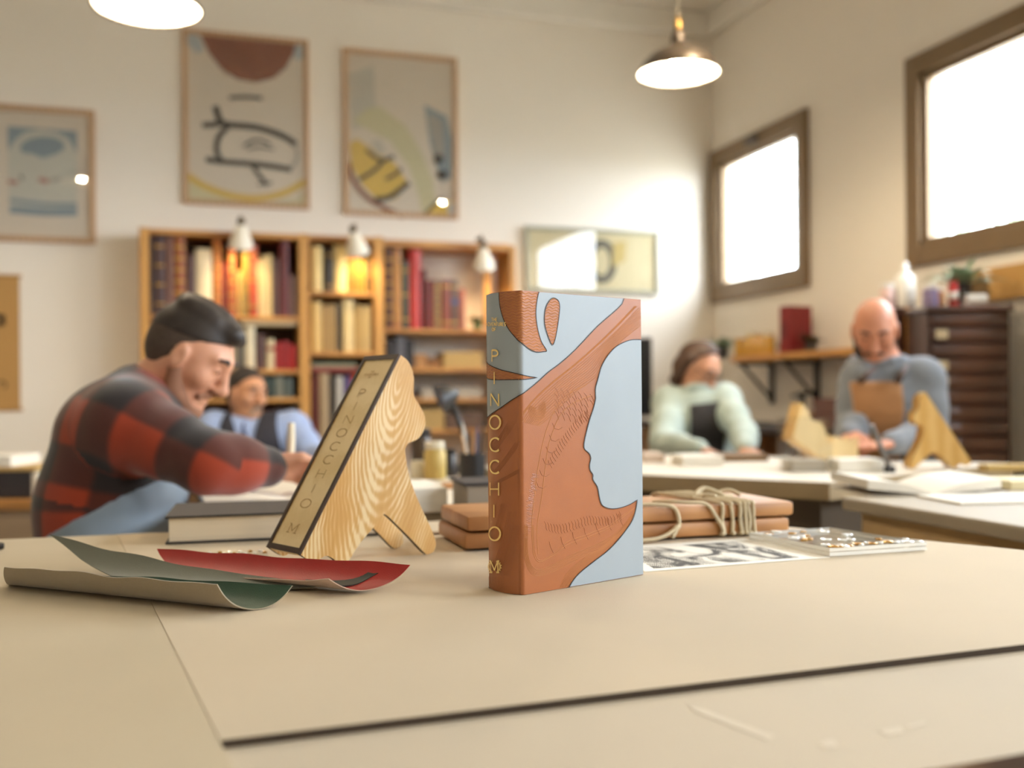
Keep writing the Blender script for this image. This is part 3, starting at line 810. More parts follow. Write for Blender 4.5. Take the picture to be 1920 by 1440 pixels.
# ------------------------------------------------------------------ two wrapped boards behind the tall book
m_saddle = wood('saddle_tan', '#9c6a3c', '#b98654', 8, 5, .45, (.25, 1, 1), .5)
pa, pb = on_z(872, 1036, TAB), on_z(1481, 1001, TAB)
pdv = pb - pa; PL = pdv.length; pang = math.atan2(pdv.y, pdv.x)
pf = thing('board_bundle', 'pair of tan boards bundled behind the tall book, wound with cream cord', 'bundle', (pa.x, pa.y, pa.z + .0022), pang)
PT, PD = .0225, .17
MB().box((0, 0, .0015), (PL, PD, .0015 + PT), bev=.006).build('board', m_saddle, pf, smooth='auto')
MB().box((.004, .0, .0015 + PT + .003), (PL + .008, PD, .0045 + 2 * PT), bev=.006).build('board', m_saddle, pf, smooth='auto')
plc = local(pf)
def front_x(px, py):       # pixel on the bundle's front face -> (x, z)
    o = Vector((0, 0, CAMZ)); d = at(px, py, 1) - o; n = Vector((-math.sin(pang), math.cos(pang), 0))
    q = plc(o + d * ((pa - o).dot(n) / d.dot(n)))
    return q.x, q.z
m_cord = mat('cream_cord', '#c9b999', .9, var=.12, vs=300, bump=.6, bs=900)
PH = .0045 + 2 * PT
cr_ = .0031
def wrap(x, dx, wob):
    pts = [(x + dx * .0, -.003, PH * .5), (x - .002 + wob, -.0035, PH - .004), (x - .004, .004, PH + .003), (x - dx * .5, PD * .5, PH + .0035), (x - dx, PD - .004, PH + .003),
           (x - dx, PD + .0035, PH * .5), (x - dx * .8, PD - .002, .0), (x - dx * .4, PD * .5, -.0005), (x, .002, .0), (x + wob, -.0035, .008)]
    pts = [(a, b, max(c, cr_ + .0005)) for a, b, c in pts]
    MB().tube([tuple(q) for q in smooth_path(pts, 5, True)], cr_, 7, closed=True).build('cord_turn', m_cord, pf, smooth=True)
for px, w in ((1352, .003), (1372, -.001), (1386, .002), (1396, .0), (1404, -.002), (1411, .001)):
    x, z = front_x(px, 985); wrap(x, .035, w)
def cord(pts, r=cr_): MB().tube([tuple(q) for q in smooth_path(pts, 6)], r, 7).build('cord_end', m_cord, pf, smooth=True)
x1, _ = front_x(1268, 970); x2, _ = front_x(1215, 1014); x3, _ = front_x(1345, 960)
cord([(x1 - .075, .02, PH + .002), (x1 - .03, .006, PH + .004), (x1 - .004, -.002, PH - .002), (x1 + .002, -.006, PH * .5), (x1 - .004, -.007, .014), (x1 - .012, -.009, cr_ + .0005)])
cord([(x1 - .001, -.0095, PH * .45), (x1 - .02, -.012, .010), (x2, -.014, cr_ + .0005), (x2 - .06, -.012, cr_ + .0005)])
cord([(x3 - .085, .05, PH + .003), (x3 - .075, .02, PH + .006), (x3 - .05, .006, PH + .005), (x3 - .02, -.001, PH + .002), (x3 - .004, -.006, PH * .6), (x3 + .006, -.006, .012), (x3 + .004, -.006, cr_ + .0005)])
kx, _ = front_x(1405, 950)
cord([(kx - .055, .075, PH + .0035), (kx - .045, .085, PH + .012), (kx - .030, .088, PH + .017), (kx - .016, .08, PH + .012), (kx - .004, .07, PH + .005), (kx + .012, .075, PH + .004)], .0042)
cord([(kx - .005, .10, PH + .0035), (kx + .008, .10, PH + .010), (kx + .022, .095, PH + .011), (kx + .034, .085, PH + .004)], .0036)
cord([(kx - .030, .05, PH + .007), (kx - .045, .062, PH + .009), (kx - .066, .07, PH + .004)], .0042)

# ------------------------------------------------------------------ print and clear plate on the right
m_paper = mat('white_paper', '#ece7dc', .9, var=.02)
def inkmat():
    m = bpy.data.materials.new('woodcut_ink'); m.use_nodes = True; nt = m.node_tree; b = nt.nodes['Principled BSDF']
    tc = nd(nt, 'ShaderNodeTexCoord'); n1 = nd(nt, 'ShaderNodeTexNoise', Scale=22.0, Detail=3.0, Distortion=1.2)
    mp = nd(nt, 'ShaderNodeMapping'); mp.inputs['Scale'].default_value = (1, .55, 1); mp.inputs['Rotation'].default_value = (0, 0, .5)
    nt.links.new(tc.outputs['Object'], mp.inputs[0]); nt.links.new(mp.outputs[0], n1.inputs['Vector'])
    w = nd(nt, 'ShaderNodeTexWave', Scale=160.0, Distortion=6.0, Detail=2.0); nt.links.new(mp.outputs[0], w.inputs['Vector'])
    a = nd(nt, 'ShaderNodeMath', operation='MULTIPLY_ADD'); a.inputs[1].default_value = .16
    nt.links.new(w.outputs['Fac'], a.inputs[0]); nt.links.new(n1.outputs[0], a.inputs[2])
    cr = nd(nt, 'ShaderNodeValToRGB'); cr.color_ramp.elements[0].position = .54; cr.color_ramp.elements[1].position = .60
    cr.color_ramp.elements[0].color = lin('#4a4744') + (1,); cr.color_ramp.elements[1].color = lin('#e9e3d6') + (1,)
    nt.links.new(a.outputs[0], cr.inputs[0]); nt.links.new(cr.outputs[0], b.inputs['Base Color']); b.inputs['Roughness'].default_value = .9
    return m
pq = [on_z(1209, 1073, TAB), on_z(1556, 1046, TAB), on_z(1395, 1011, TAB), on_z(1152, 1027, TAB)]
pr_ = thing('print_sheet', 'white sheet with a black and white woodcut print lying right of the tall book', 'print', tuple(pq[0]), 0)
loc_ = [q - pq[0] for q in pq]
MB().prism(loc_, (0, 0, 1), .0003, .0011).build('paper', m_paper, pr_)
def bil(a, b): return (loc_[0] * (1 - a) + loc_[1] * a) * (1 - b) + (loc_[3] * (1 - a) + loc_[2] * a) * b
MB().prism([bil(.06, .07), bil(.86, .07), bil(.9, .88), bil(.02, .88)], (0, 0, 1), .0011, .00125).build('printed_image', inkmat(), pr_)
aq = [on_z(1556, 1045, TAB), on_z(1738, 1033, TAB), on_z(1556, 1004, TAB), on_z(1405, 1014, TAB)]
ac = thing('acrylic_plate', 'clear acrylic plate set with glittering clear and amber pieces at the table corner', 'plate', tuple(aq[0]), 0)
al = [q - aq[0] + Vector((0, 0, .0014)) for q in aq]
m_acr = glass('clear_acrylic', (.985, .99, .99), .55, .03)
m_edge_hi = mat('acrylic_edge_highlight', '#f1f0ea', .25, var=.04, vs=300, coat=.6)  # window highlights along the plate edges, put in as white colour
for z in (0, .0062): MB().prism(al, (0, 0, 1), z, z + .005, 0, 1).build('acrylic_layer', [m_acr, m_edge_hi], ac)
m_amber = mat('amber_brass', '#b8893a', .25, metal=.6)
m_clearbit = mat('white_glint', '#f4f4f0', .08, var=.02, coat=1.0)
rg = np.random.default_rng(11)
for i in range(44):
    a, b = rg.uniform(.04, .96), (rg.uniform(.03, .97) if i > 16 else rg.choice([.04, .08]))
    c = (al[0] * (1 - a) + al[1] * a) * (1 - b) + (al[3] * (1 - a) + al[2] * a) * b
    r = rg.uniform(.004, .009); h = rg.uniform(.0015, .003)
    MB().lathe([(r, 0), (r, h * .6), (r * .8, h), (0.0, h)], 10, (c.x, c.y, .0126)).build('raised_piece', m_amber if i % 3 == 0 else m_clearbit, ac, smooth='auto')
st = on_z(372, 1049, TAB); sv = on_z(502, 1044, TAB) - st
ar = thing('acrylic_strip', 'narrow clear strip with bright glints lying in front of the slipcase foot', 'strip', tuple(st), math.atan2(sv.y, sv.x))
MB().box((0, 0, .0003), (sv.length, .03, .0045)).build('strip', m_acr, ar)
for i in range(13):
    MB().lathe([(.003, 0), (.003, .002), (0, .003)], 8, (.006 + i * sv.length / 13.5, .006 + .016 * (i % 2), .0046)).build('raised_piece', m_clearbit if i % 3 else m_amber, ar, smooth='auto')
pp = on_z(8, 1031, TAB); pe = on_z(-140, 1040, TAB); pd = pe - pp
pen = thing('pen', 'black pen lying at the far left end of the table', 'pen', tuple(pp), math.atan2(pd.y, pd.x))
MB().tube([(0, 0, .0062), (.004, 0, .0062), (.09, 0, .0062), (.14, 0, .0062)], [.004, .0058, .0058, .002], 12).build('barrel', mat('black_plastic', '#1d1c1c', .35), pen, smooth='auto')
cs = on_z(812, 1003, TAB); cv = on_z(845, 1001, TAB) - cs
o = MB().box((0, 0, .0004), (cv.length, .02, .003), bev=.0008).build('cardboard_strip', mat('brown_card', '#9a8266', .9), None)
o.location = cs; o.rotation_euler[2] = math.atan2(cv.y, cv.x)
tag(o, 'small brown card strip on the table between slipcase leg and tall book', 'card')
# ------------------------------------------------------------------ pendant lamps
m_enamel = mat('dark_bronze_enamel', '#4b4034', .35, metal=.3)
m_white_in = mat('white_enamel_inside', '#f7f0e0', .6, var=.01)
m_brass = mat('old_brass', '#9a7a45', .35, metal=.8)
m_cable = mat('lamp_cable', '#b9ab90', .8)
m_bulb = glow('lit_bulb', WARM, PEND_W * 24.0)
def pendant(c, dia, label, watts=None):
    """c = centre of the shade's rim"""
    r = dia / 2; s = dia / .30
    t = thing('pendant_lamp', label, 'lamp', tuple(c), 0, 'pendant lamps')
    out = [(r, 0), (r * .97, .012 * s), (r * .86, .042 * s), (r * .66, .070 * s), (r * .42, .088 * s), (r * .24, .098 * s), (r * .17, .112 * s)]
    MB().lathe(out, 40, caps=False).build('shade', m_enamel, t, smooth=True)
    MB().lathe([(a - .002, b - .0015) for a, b in out], 40, caps=False).build('shade_lining', m_white_in, t, smooth=True)
    rim = MB().tube([(r * math.cos(a), r * math.sin(a), 0) for a in np.linspace(0, 2 * math.pi, 40, endpoint=False)], .0035 * s, 6, closed=True).build('rim', m_enamel, t, smooth=True)
    MB().lathe([(r * .17, .108 * s), (r * .19, .125 * s), (r * .15, .15 * s), (r * .08, .165 * s)], 20).build('neck', m_enamel, t, smooth='auto')
    MB().lathe([(r * .08, .163 * s), (r * .10, .185 * s), (r * .05, .21 * s)], 16).build('cable_grip', m_brass, t, smooth='auto')
    MB().tube([(0, 0, .2 * s), (0, 0, ZC - c[2] - .03)], .0035, 6).build('cable', m_cable, t)
    MB().lathe([(.05, ZC - c[2] - .035), (.05, ZC - c[2] - .005), (.0, ZC - c[2] - .001)], 20).build('ceiling_rose', m_white_in, t)
    MB().lathe([(0, .012), (.018, .016), (.030, .034), (.031, .046), (.022, .066), (.014, .09), (.014, .1)], 16, mi=0).build('bulb', m_bulb, t, smooth=True)
    return t
pendant(at(1272, 138, 4.0), .325, 'pendant lamp with white glowing inside and dark shade, near the room corner')
pendant(at(276, 14, 3.1), .325, 'pendant lamp cut off by the top edge of the photo')
pendant(Vector((-.79, 3.4, 2.62)), .325, 'pendant lamp out of view above the left worker')
pendant(Vector((1.97, 3.25, 2.62)), .325, 'pendant lamp out of view above the middle table')
pendant(Vector((1.2, -.6, 2.5)), .325, 'pendant lamp out of view behind the camera on the right')

# ------------------------------------------------------------------ pictures on the back wall
m_oak = wood('oak_frame', '#a98460', '#c2a07a', 10, 2, .55, (1, 1, .2))
m_greyframe = mat('grey_green_frame', '#9a9884', .5)
m_mat = mat('poster_paper', '#dccfbe', .9, var=.02)
m_pglass = glass('picture_glass', (.985, .985, .98), 1.2)
def C_(name, col): return mat('ink_' + name, col, .9, var=.04)
def on_wall(px, py, y): return on_y(px, py, y)
def picture(label, corners, frame_m, fw, paper, shapes, group=None, gl=True, name='framed_poster', thk=.028):
    """corners TL,TR,BR,BL in the photo; the frame becomes an upright rectangle on the wall"""
    P = [on_wall(x, y, YB - .03) for x, y in corners]
    x0, x1 = (P[0].x + P[3].x) / 2, (P[1].x + P[2].x) / 2; z1, z0 = (P[0].z + P[1].z) / 2, (P[2].z + P[3].z) / 2
    t = thing(name, label, 'picture', (x0, YB, z0), 0, group)
    W, H = x1 - x0, z1 - z0
    for lo, hi in (((0, -thk, 0), (fw, -.001, H)), ((W - fw, -thk, 0), (W, -.001, H)), ((fw, -thk, 0), (W - fw, -.001, fw)), ((fw, -thk, H - fw), (W - fw, -.001, H))):
        MB().box(lo, hi, bev=.003).build('frame_side', frame_m, t)
    MB().box((fw * .8, -.012, fw * .8), (W - fw * .8, -.002, H - fw * .8)).build('paper', paper, t)
    def to(px, py):     # photo point -> inside coordinates by bilinear fit of the four corners
        a, b = .5, .5
        for _ in range(25):
            tx, ty, bx_, by_ = corners[0][0] + (corners[1][0] - corners[0][0]) * a, corners[0][1] + (corners[1][1] - corners[0][1]) * a, corners[3][0] + (corners[2][0] - corners[3][0]) * a, corners[3][1] + (corners[2][1] - corners[3][1]) * a
            b += (py - (ty + (by_ - ty) * b)) / (by_ - ty)
            lx, rx = corners[0][0] + (corners[3][0] - corners[0][0]) * b, corners[1][0] + (corners[2][0] - corners[1][0]) * b
            a += (px - (lx + (rx - lx) * a)) / (rx - lx)
        return a * W, (1 - b) * H
    for i, (m, kind, pts) in enumerate(shapes):
        y = -.0125 - .0004 * i
        if kind == 'poly':
            q = []
            for p in pts:
                a, b = to(*p); q.append(Vector((min(W - fw, max(fw, a)), 0, min(H - fw, max(fw, b)))))
            mb = MB().prism(q, (0, 1, 0), y, y + .0006)
        else:
            w = kind; mb = MB(); pl = [to(*p) for p in smooth_path(pts, 6)]; n = len(pl); A = np.array(pl); T_ = np.gradient(A, axis=0); T_ /= np.linalg.norm(T_, axis=1)[:, None]
            q = []
            for sgn in (1, -1):
                rng_ = range(n) if sgn > 0 else range(n - 1, -1, -1)
                for k in rng_: q.append(Vector((A[k][0] - T_[k][1] * w / 2 * sgn, 0, A[k][1] + T_[k][0] * w / 2 * sgn)))
            for k in range(n - 1):
                mb.prism([q[k], q[k + 1], q[2 * n - 2 - k], q[2 * n - 1 - k]], (0, 1, 0), y, y + .0006)
        o = mb.build('print_shape', m, t)
    if gl: MB().box((fw * .9, -.021, fw * .9), (W - fw * .9, -.019, H - fw * .9)).build('glass_pane', m_pglass, t)
    return t
K = C_('black', '#2b2622'); RD = C_('rust', '#7d4630'); YL = C_('yellow', '#d6b354'); PG = C_('pale_green', '#cdc59f'); PB = C_('pale_blue', '#b4bcc0'); DB = C_('dull_blue', '#8b9aa3'); GR = C_('grey', '#a8a39a'); LG = C_('light_grey', '#c5bfb2')
def el(cx, cy, rx, ry, a0=0, a1=360, n=28, rot=0):
    return [(cx + rx * math.cos(a) * math.cos(rot) - ry * math.sin(a) * math.sin(rot), cy + rx * math.cos(a) * math.sin(rot) + ry * math.sin(a) * math.cos(rot)) for a in np.linspace(R(a0), R(a1), n, endpoint=(a1 - a0) < 360)]
picture('poster in a wooden frame with rust half disc, black strokes and yellow arc', [(343, 50), (580, 76), (580, 394), (343, 379)], m_oak, .026, m_mat, [
    (PB, 'poly', [(345, 55), (372, 57), (383, 90), (372, 98), (352, 80)]), (PB, 'poly', [(550, 78), (578, 78), (577, 110), (552, 112)]),
    (RD, 'poly', [(376, 52), (556, 76), (550, 102), (535, 128), (510, 146), (478, 153), (445, 147), (415, 128), (392, 98)]),
    (C_('rust_lines', '#8f5b3a'), .008, [(420, 138), (440, 122), (470, 150), (497, 128), (520, 143)]),
    (K, .02, [(428, 181), (460, 180), (490, 183)]),
    (K, .035, [(402, 196), (412, 225), (430, 232), (480, 238), (530, 255), (555, 272)]), (K, .03, [(378, 232), (400, 231), (418, 228)]),
    (K, .028, [(425, 235), (408, 255), (404, 280), (412, 299)]), (K, .03, [(384, 296), (412, 301), (460, 305), (500, 310), (545, 318)]),
    (K, .022, [(470, 308), (485, 330), (498, 347)]), (K, .012, [(480, 345), (508, 342)]), (GR, .016, [(545, 315), (557, 295), (552, 270)]),
    (K, .014, [(455, 272), (480, 261), (505, 270)]), (K, .01, [(462, 278), (485, 275), (512, 280)]),
    (PG, 'poly', [(345, 325), (380, 355), (440, 378), (500, 385), (560, 372), (578, 355), (578, 392), (345, 378)]),
    (YL, .036, [(345, 322), (380, 346), (430, 365), (480, 371), (530, 362), (578, 338)])])
picture('poster in a wooden frame with yellow, black and grey-green leaf shapes', [(643, 86), (859, 110), (860, 413), (646, 399)], m_oak, .026, m_mat, [
    (LG, 'poly', [(652, 135), (700, 120), (706, 230), (660, 240)]),
    (PG, 'poly', [(662, 225), (690, 200), (712, 198), (760, 235), (790, 285), (812, 340), (815, 385), (790, 402), (785, 370), (765, 310), (730, 262), (690, 240)]),
    (DB, 'poly', [(795, 195), (838, 218), (848, 260), (846, 335), (828, 342), (806, 270)]), (GR, 'poly', [(800, 210), (830, 225), (835, 300), (815, 290)]),
    (RD, .03, [(652, 300), (665, 340), (690, 370), (720, 388), (755, 405)]),
    (YL, 'poly', [(656, 265), (670, 258), (700, 280), (740, 305), (766, 345), (740, 372), (710, 376), (680, 345), (660, 310)]),
    (K, .022, [(686, 278), (712, 298), (738, 292)]), (K, .022, [(672, 335), (700, 318), (718, 300)]), (K, .03, [(703, 372), (730, 368), (766, 342)]), (K, .02, [(722, 335), (740, 325), (752, 315)]),
    (LG, 'poly', [(695, 262), (712, 258), (722, 282), (706, 290)]), (K, 'poly', el(822, 298, 9, 10)), (K, 'poly', el(829, 328, 11, 9)),
    (K, .02, [(795, 402), (812, 385), (830, 372)]), (YL, 'poly', [(800, 400), (825, 378), (846, 378), (842, 404)]), (PB, 'poly', [(838, 385), (852, 380), (852, 405), (842, 406)])])
picture('framed pale blue print with an arch, at the left edge of the back wall', [(-45, 184), (179, 212), (177, 459), (-47, 447)], m_oak, .028, m_mat, [
    (C_('print_ground', '#c9c7bb'), 'poly', [(13, 232), (144, 248), (142, 408), (13, 398)]), (DB, 'poly', [(13, 232), (144, 248), (144, 290), (128, 262), (105, 248), (75, 242), (45, 245), (25, 260), (13, 280)]),
    (DB, 'poly', el(78, 275, 42, 20, 150, 380, 16) + [(100, 290), (78, 296), (55, 285)]), (C_('red_dot', '#a8685a'), .02, [(12, 337), (30, 340)]), (K, .010, [(35, 325), (40, 335)]), (C_('red_dot', '#a8685a'), .022, [(70, 335), (88, 340)]), (GR, .02, [(92, 338), (110, 335)]),
    (DB, .02, [(15, 372), (80, 382), (142, 385)]), (DB, .04, [(15, 390), (80, 397), (142, 398)])])
picture('long grey framed plan with dark ring under glass, beside the bookcase', [(985, 419), (1238, 437), (1236, 553), (986, 544)], m_greyframe, .022, mat('plan_paper', '#d8cba4', .9, var=.05, vs=8), [
    (C_('grey_ring', '#8f8c80'), .05, el(1128, 490, 22, 34, -140, 140)), (K, .014, el(1128, 490, 25, 38, -150, 150)), (K, .012, el(1128, 490, 17, 28, -150, 150)), (C_('plan_tint', '#c9b274'), 'poly', [(1150, 455), (1175, 452), (1172, 490), (1148, 500)])], name='framed_plan')
# hanging scroll with lettering
s0, s1 = on_wall(-70, 515, YB - .01), on_wall(38, 768, YB - .01)
scl = thing('hanging_scroll', 'tan paper scroll with dark letters hanging at the left edge', 'scroll', (s0.x, YB, s1.z), 0)
SW, SH = s1.x - s0.x, s0.z - s1.z
m_scroll = mat('tan_scroll_paper', '#b48a50', .85, var=.06, vs=4)
MB().box((0, -.006, 0), (SW, -.003, SH)).build('paper', m_scroll, scl)
for z in (0, SH): MB().tube([(-.01, -.008, z), (SW + .01, -.008, z)], .008, 10).build('rod', m_scroll, scl, smooth='auto')
def rib_flat(fn):
    def rib(mb, pts, ws, off):
        n = len(pts); P = np.array(pts, float); T_ = np.gradient(P, axis=0); T_ /= np.linalg.norm(T_, axis=1)[:, None] + 1e-9; o = len(mb.v)
        for i in range(n):
            for s in (1, -1): mb.v.append(fn(P[i][0] - T_[i][1] * s * ws[i] / 2, P[i][1] + T_[i][0] * s * ws[i] / 2))
        for i in range(n - 1): mb.f.append((o + 2 * i, o + 2 * i + 2, o + 2 * i + 3, o + 2 * i + 1)); mb.m.append(0)
    return rib
def letter(strokes, x, z, h, w):
    mb = MB(); rf = rib_flat(lambda a, b: (a, -.0066, b))
    for st in strokes: rf(mb, [(x + a * h, z - b * h) for a, b in st], [w] * len(st), 0)
    mb.build('letter', K, scl)
gx = SW - .09; hz = SH - .19; lh = .065
letter([[(.0, -.5), (.0, .5), (.0, 1)]], gx - .075, hz, lh, .022)
letter([arc(.45, .6, .4, .38, 0, 360, 24), [(.88, .15), (.88, .6), (.92, 1)]], gx - .045, hz, lh, .02)
letter([arc(.5, .5, .35, .4, 200, 420, 14)], gx - .02, SH * .22, .05, .008)

# ------------------------------------------------------------------ bookcase on the back wall
YS = 5.40                                   # front plane of the bookcase
m_pine = wood('amber_pine', '#b27f3c', '#cf9c55', 6, 3, .5, (1, 1, .12), .5)
m_pineh = wood('amber_pine_flat', '#a9743a', '#c8914c', 6, 3, .5, (.12, 1, 1), .5)
m_bayshade = mat('dark_bay_shade', '#4a3222', .8, var=.2, vs=8)
def sx(px, py=600): return on_y(px, py, YS).x
def sz(px, py): return on_y(px, py, YS).z
bcx = sx(262)
bc = thing('bookcase', 'amber pine bookcase with three bays against the back wall', 'bookcase', (bcx, YS, 0), 0)
DEP = YB - .012 - YS
def bb(name, x0, x1, z0, z1, m, y0=0.0, y1=None, lab=None, bev=.004):
    o = MB().box((x0 - bcx, y0, z0), (x1 - bcx, DEP if y1 is None else y1, z1), bev=bev).build(name, m, bc)
    if lab: o['label'] = lab
    return o
XA0, XA1, XB0, XB1, XC0, XC1 = sx(262), sx(280), sx(562), sx(581), sx(702), sx(721)
XD0, XD1 = sx(957), sx(968)
ztop = sz(420, 432)
for x0, x1 in ((XA0, XA1), (XB0, XB1), (XC0, XC1)): bb('upright', x0, x1, 0, ztop, m_pine)
bb('upright', XD0, XD1, 0, ztop - .02, m_pine)
bb('upright', sx(920), sx(931), sz(920, 610), ztop - .06, m_pine, .1, .16)
zlv = {}
def shelf(bay, px, py, th=.022, y0=.004):
    x0, x1 = {'a': (XA1, XB0), 'b': (XB1, XC0), 'c': (XC1, XD0)}[bay]
    z = sz(px, py)
    bb('shelf', x0 + .0005, x1 - .0005, z - th, z, m_pineh, y0)
    return z
bb('shelf', XA1, XB0, ztop - .03, ztop - .004, m_pineh, .002); bb('shelf', XB1, XC0, ztop - .03, ztop - .004, m_pineh, .002); bb('shelf', XC1, XD0, ztop - .05, ztop - .012, m_pineh, .002)
a1, a2, a3, a4 = shelf('a', 420, 592), shelf('a', 530, 693), shelf('a', 530, 746), shelf('a', 530, 830)
b1, b2, b3 = shelf('b', 640, 547), shelf('b', 640, 660), shelf('b', 640, 830)
c1, c2, c3, c4 = shelf('c', 815, 617), shelf('c', 850, 690), shelf('c', 850, 747), shelf('c', 850, 805)
bb('shelf', XA1, XB0, .35, .372, m_pineh); bb('shelf', XB1, XC0, .35, .372, m_pineh); bb('shelf', XC1, XD0, .35, .372, m_pineh)
bb('back_panel', XA1, XC0, .05, ztop - .03, m_bayshade, DEP - .008, DEP)  # dark panel added to stand for the shade behind the books
# ---- books, each its own object
CN = {}
def cloth(c):
    if c not in CN: CN[c] = mat('book_cloth_%d' % (len(CN) + 1), c, .5, var=.14, vs=30, coat=.1)
    return CN[c]
m_gilt2 = mat('dull_gilt', '#c69a4e', .4, metal=.5, var=.2, vs=80)
m_leaves = mat('old_pages', '#d9c9a4', .9, var=.1, vs=3, stretch=(120, 1, 1))
ORD = ['first', 'second', 'third', 'fourth', 'fifth', 'sixth', 'seventh', 'eighth', 'ninth', 'tenth', 'eleventh', 'twelfth', 'thirteenth', 'fourteenth', 'fifteenth', 'sixteenth', 'seventeenth', 'eighteenth', 'nineteenth', 'twentieth']
def std_book(x0, x1, z, h, col, label, group, bands=0, lean=0.0, y=.03, d=.20, tag_=None):
    t = thing('book', label, 'book', (x0, YS + y, z + (.0008 if not lean else .0015)), 0, group)
    w = x1 - x0 - .0012
    m = cloth(col)
    mb = MB(); n = 7; pts = []
    for k in range(n):                     # rounded spine, boards, open at the fore-edge
        a = math.pi * k / (n - 1); pts.append((w / 2 - w / 2 * math.cos(a), .012 - .012 * math.sin(a)))
    outer = [(0, d)] + pts + [(w, d)]; b = min(.0035, w * .2)
    inner = [(w - b, d), (w - b, .016), (b, .016), (b, d)]
    prof_ = outer + inner; kk = len(prof_)
    for zz in (0, h): mb.v += [(a, c, zz) for a, c in prof_]
    for i in range(kk):
        j = (i + 1) % kk; mb.f.append((i, j, j + kk, i + kk)); mb.m.append(0)
    # caps: split into boards and spine
    for base, flip in ((0, True), (kk, False)):
        no = len(outer)
        q1 = [0, 1, no + 2, no + 3]; q2 = list(range(1, no - 1)) + [no + 1, no + 2]; q3 = [no - 2, no - 1, no, no + 1]
        for q in (q1, q2, q3):
            q = [base + i for i in q]; mb.f.append(tuple(q) if flip else tuple(q[::-1])); mb.m.append(0)
    for k in range(bands):
        zz = h * (.14 + .72 * k / max(1, bands - 1))
        mb.box((.001, -.0025, zz - .004), (w - .001, .006, zz + .004), 1)
    o = mb.build('cover', [m, m_gilt2 if bands else m], t, smooth='auto')
    MB().box((b + .0004, .017, .004), (w - b - .0004, d - .004, h - .004)).build('page_block', m_leaves, t)
    if tag_: MB().box((.002, -.0012, h * .62), (w - .002, .003, h * .62 + tag_[1])).build('spine_label', cloth(tag_[0]), t)
    if lean: t.rotation_euler = (0, lean, 0)
    return t
def row(bay, shelfname, z, items, group, n0=0):
    cap = 9 if 'top' not in shelfname else ztop - (.058 if bay == 'right' else .034) - z
    """items: px0, px1, top py, colour, look, [bands, lean, tag]"""
    prev = None
    for i, it in enumerate(items):
        x0, x1 = on_y(it[0], 560, YS + .03).x, on_y(it[1], 560, YS + .03).x
        if prev is not None and not (len(it) > 6 and it[6]): x0 = max(x0, prev)
        if x1 - x0 < .014: x1 = x0 + .014
        h = on_y((it[0] + it[1]) / 2, it[2], YS + .03).z - z
        h = min(h, cap)
        lab = '%s book, %s from left on %s of %s bay' % (it[4], ORD[i + n0], shelfname, bay)
        std_book(x0, x1, z, h, it[3], lab, group, it[5] if len(it) > 5 else 0, it[6] if len(it) > 6 else 0, tag_=it[7] if len(it) > 7 else None)
        prev = x1 + .0004
row('left', 'top shelf', a1, [(282, 291, 430, '#3a2219', 'narrow dark brown'), (291, 310, 429, '#43292a', 'thick dark purple-brown', 4), (310, 326, 440, '#6d4433', 'dull brown'),
    (326, 349, 433, '#8d4e22', 'thick russet ribbed', 6), (350, 366, 478, '#4d2d29', 'dark red-brown'), (367, 398, 467, '#e4d2ae', 'thick cream vellum'), (399, 416, 447, '#b4692a', 'orange-brown ribbed', 7),
    (417, 426, 494, '#74201a', 'short dark red'), (427, 443, 466, '#a5551f', 'orange ribbed', 5), (444, 455, 508, '#b6914b', 'short tan'), (455, 467, 462, '#8d7324', 'mustard and black', 3), (468, 484, 460, '#ae4620', 'orange-red', 3),
    (484, 491, 487, '#dcc690', 'slim cream'), (492, 501, 480, '#e0cb98', 'slim pale cream'), (502, 511, 478, '#d8c088', 'slim yellowish cream'), (512, 525, 486, '#4d2d22', 'dark brown'), (526, 543, 446, '#5d1c1e', 'tall maroon'), (544, 558, 516, '#70554d', 'short grey-brown')], 'books on the top shelf of the left bay')
row('left', 'second shelf', a2, [(282, 300, 602, '#8b5a45', 'reddish brown and cream', 2), (300, 330, 610, '#5b3a2a', 'thick brown'), (330, 365, 620, '#3c3a30', 'dark olive'), (366, 400, 615, '#7c5a3a', 'light brown'), (400, 425, 625, '#54211b', 'dark red'), (426, 444, 618, '#8d7a5a', 'khaki'),
    (444, 458, 632, '#5c564a', 'grey-green'), (459, 478, 612, '#e1d4b4', 'tall cream'), (479, 497, 628, '#4e2f2a', 'dark brown'), (499, 514, 636, '#d9c9a2', 'cream with red band', 0, 0, ('#8e3a26', .02)), (515, 527, 642, '#a11f1c', 'bright red'), (528, 541, 640, '#981a1a', 'scarlet'), (542, 556, 646, '#a8211e', 'short scarlet')], 'books on the second shelf of the left bay')
row('left', 'third shelf', a3, [(470, 485, 706, '#6a6a58', 'green-grey'), (486, 500, 704, '#46524a', 'dark green'), (501, 514, 707, '#3c4a46', 'dark teal'), (515, 530, 705, '#7a7c70', 'grey'), (531, 548, 709, '#57605a', 'slate green')], 'books on the third shelf of the left bay')
row('left', 'fourth shelf', a4, [(520, 532, 765, '#3a2a22', 'dark brown'), (533, 545, 768, '#54463a', 'grey-brown'), (546, 558, 763, '#6b5a48', 'beige-brown')], 'books on the fourth shelf of the left bay')
row('middle', 'top shelf', b1, [(586, 606, 462, '#e9cf8e', 'pale yellow leaning'), (608, 611, 475, '#2c2620', 'slim black'), (612, 627, 468, '#3a342a', 'black and gold', 2), (628, 652, 460, '#efd590', 'thick pale yellow'), (653, 661, 478, '#c07a2a', 'amber', 4), (661, 669, 482, '#b76d22', 'orange-brown', 4), (669, 677, 484, '#c88a30', 'honey', 4), (678, 687, 486, '#a8842e', 'dark yellow'), (688, 698, 480, '#6d5a36', 'olive brown', 3)], 'books on the top shelf of the middle bay')
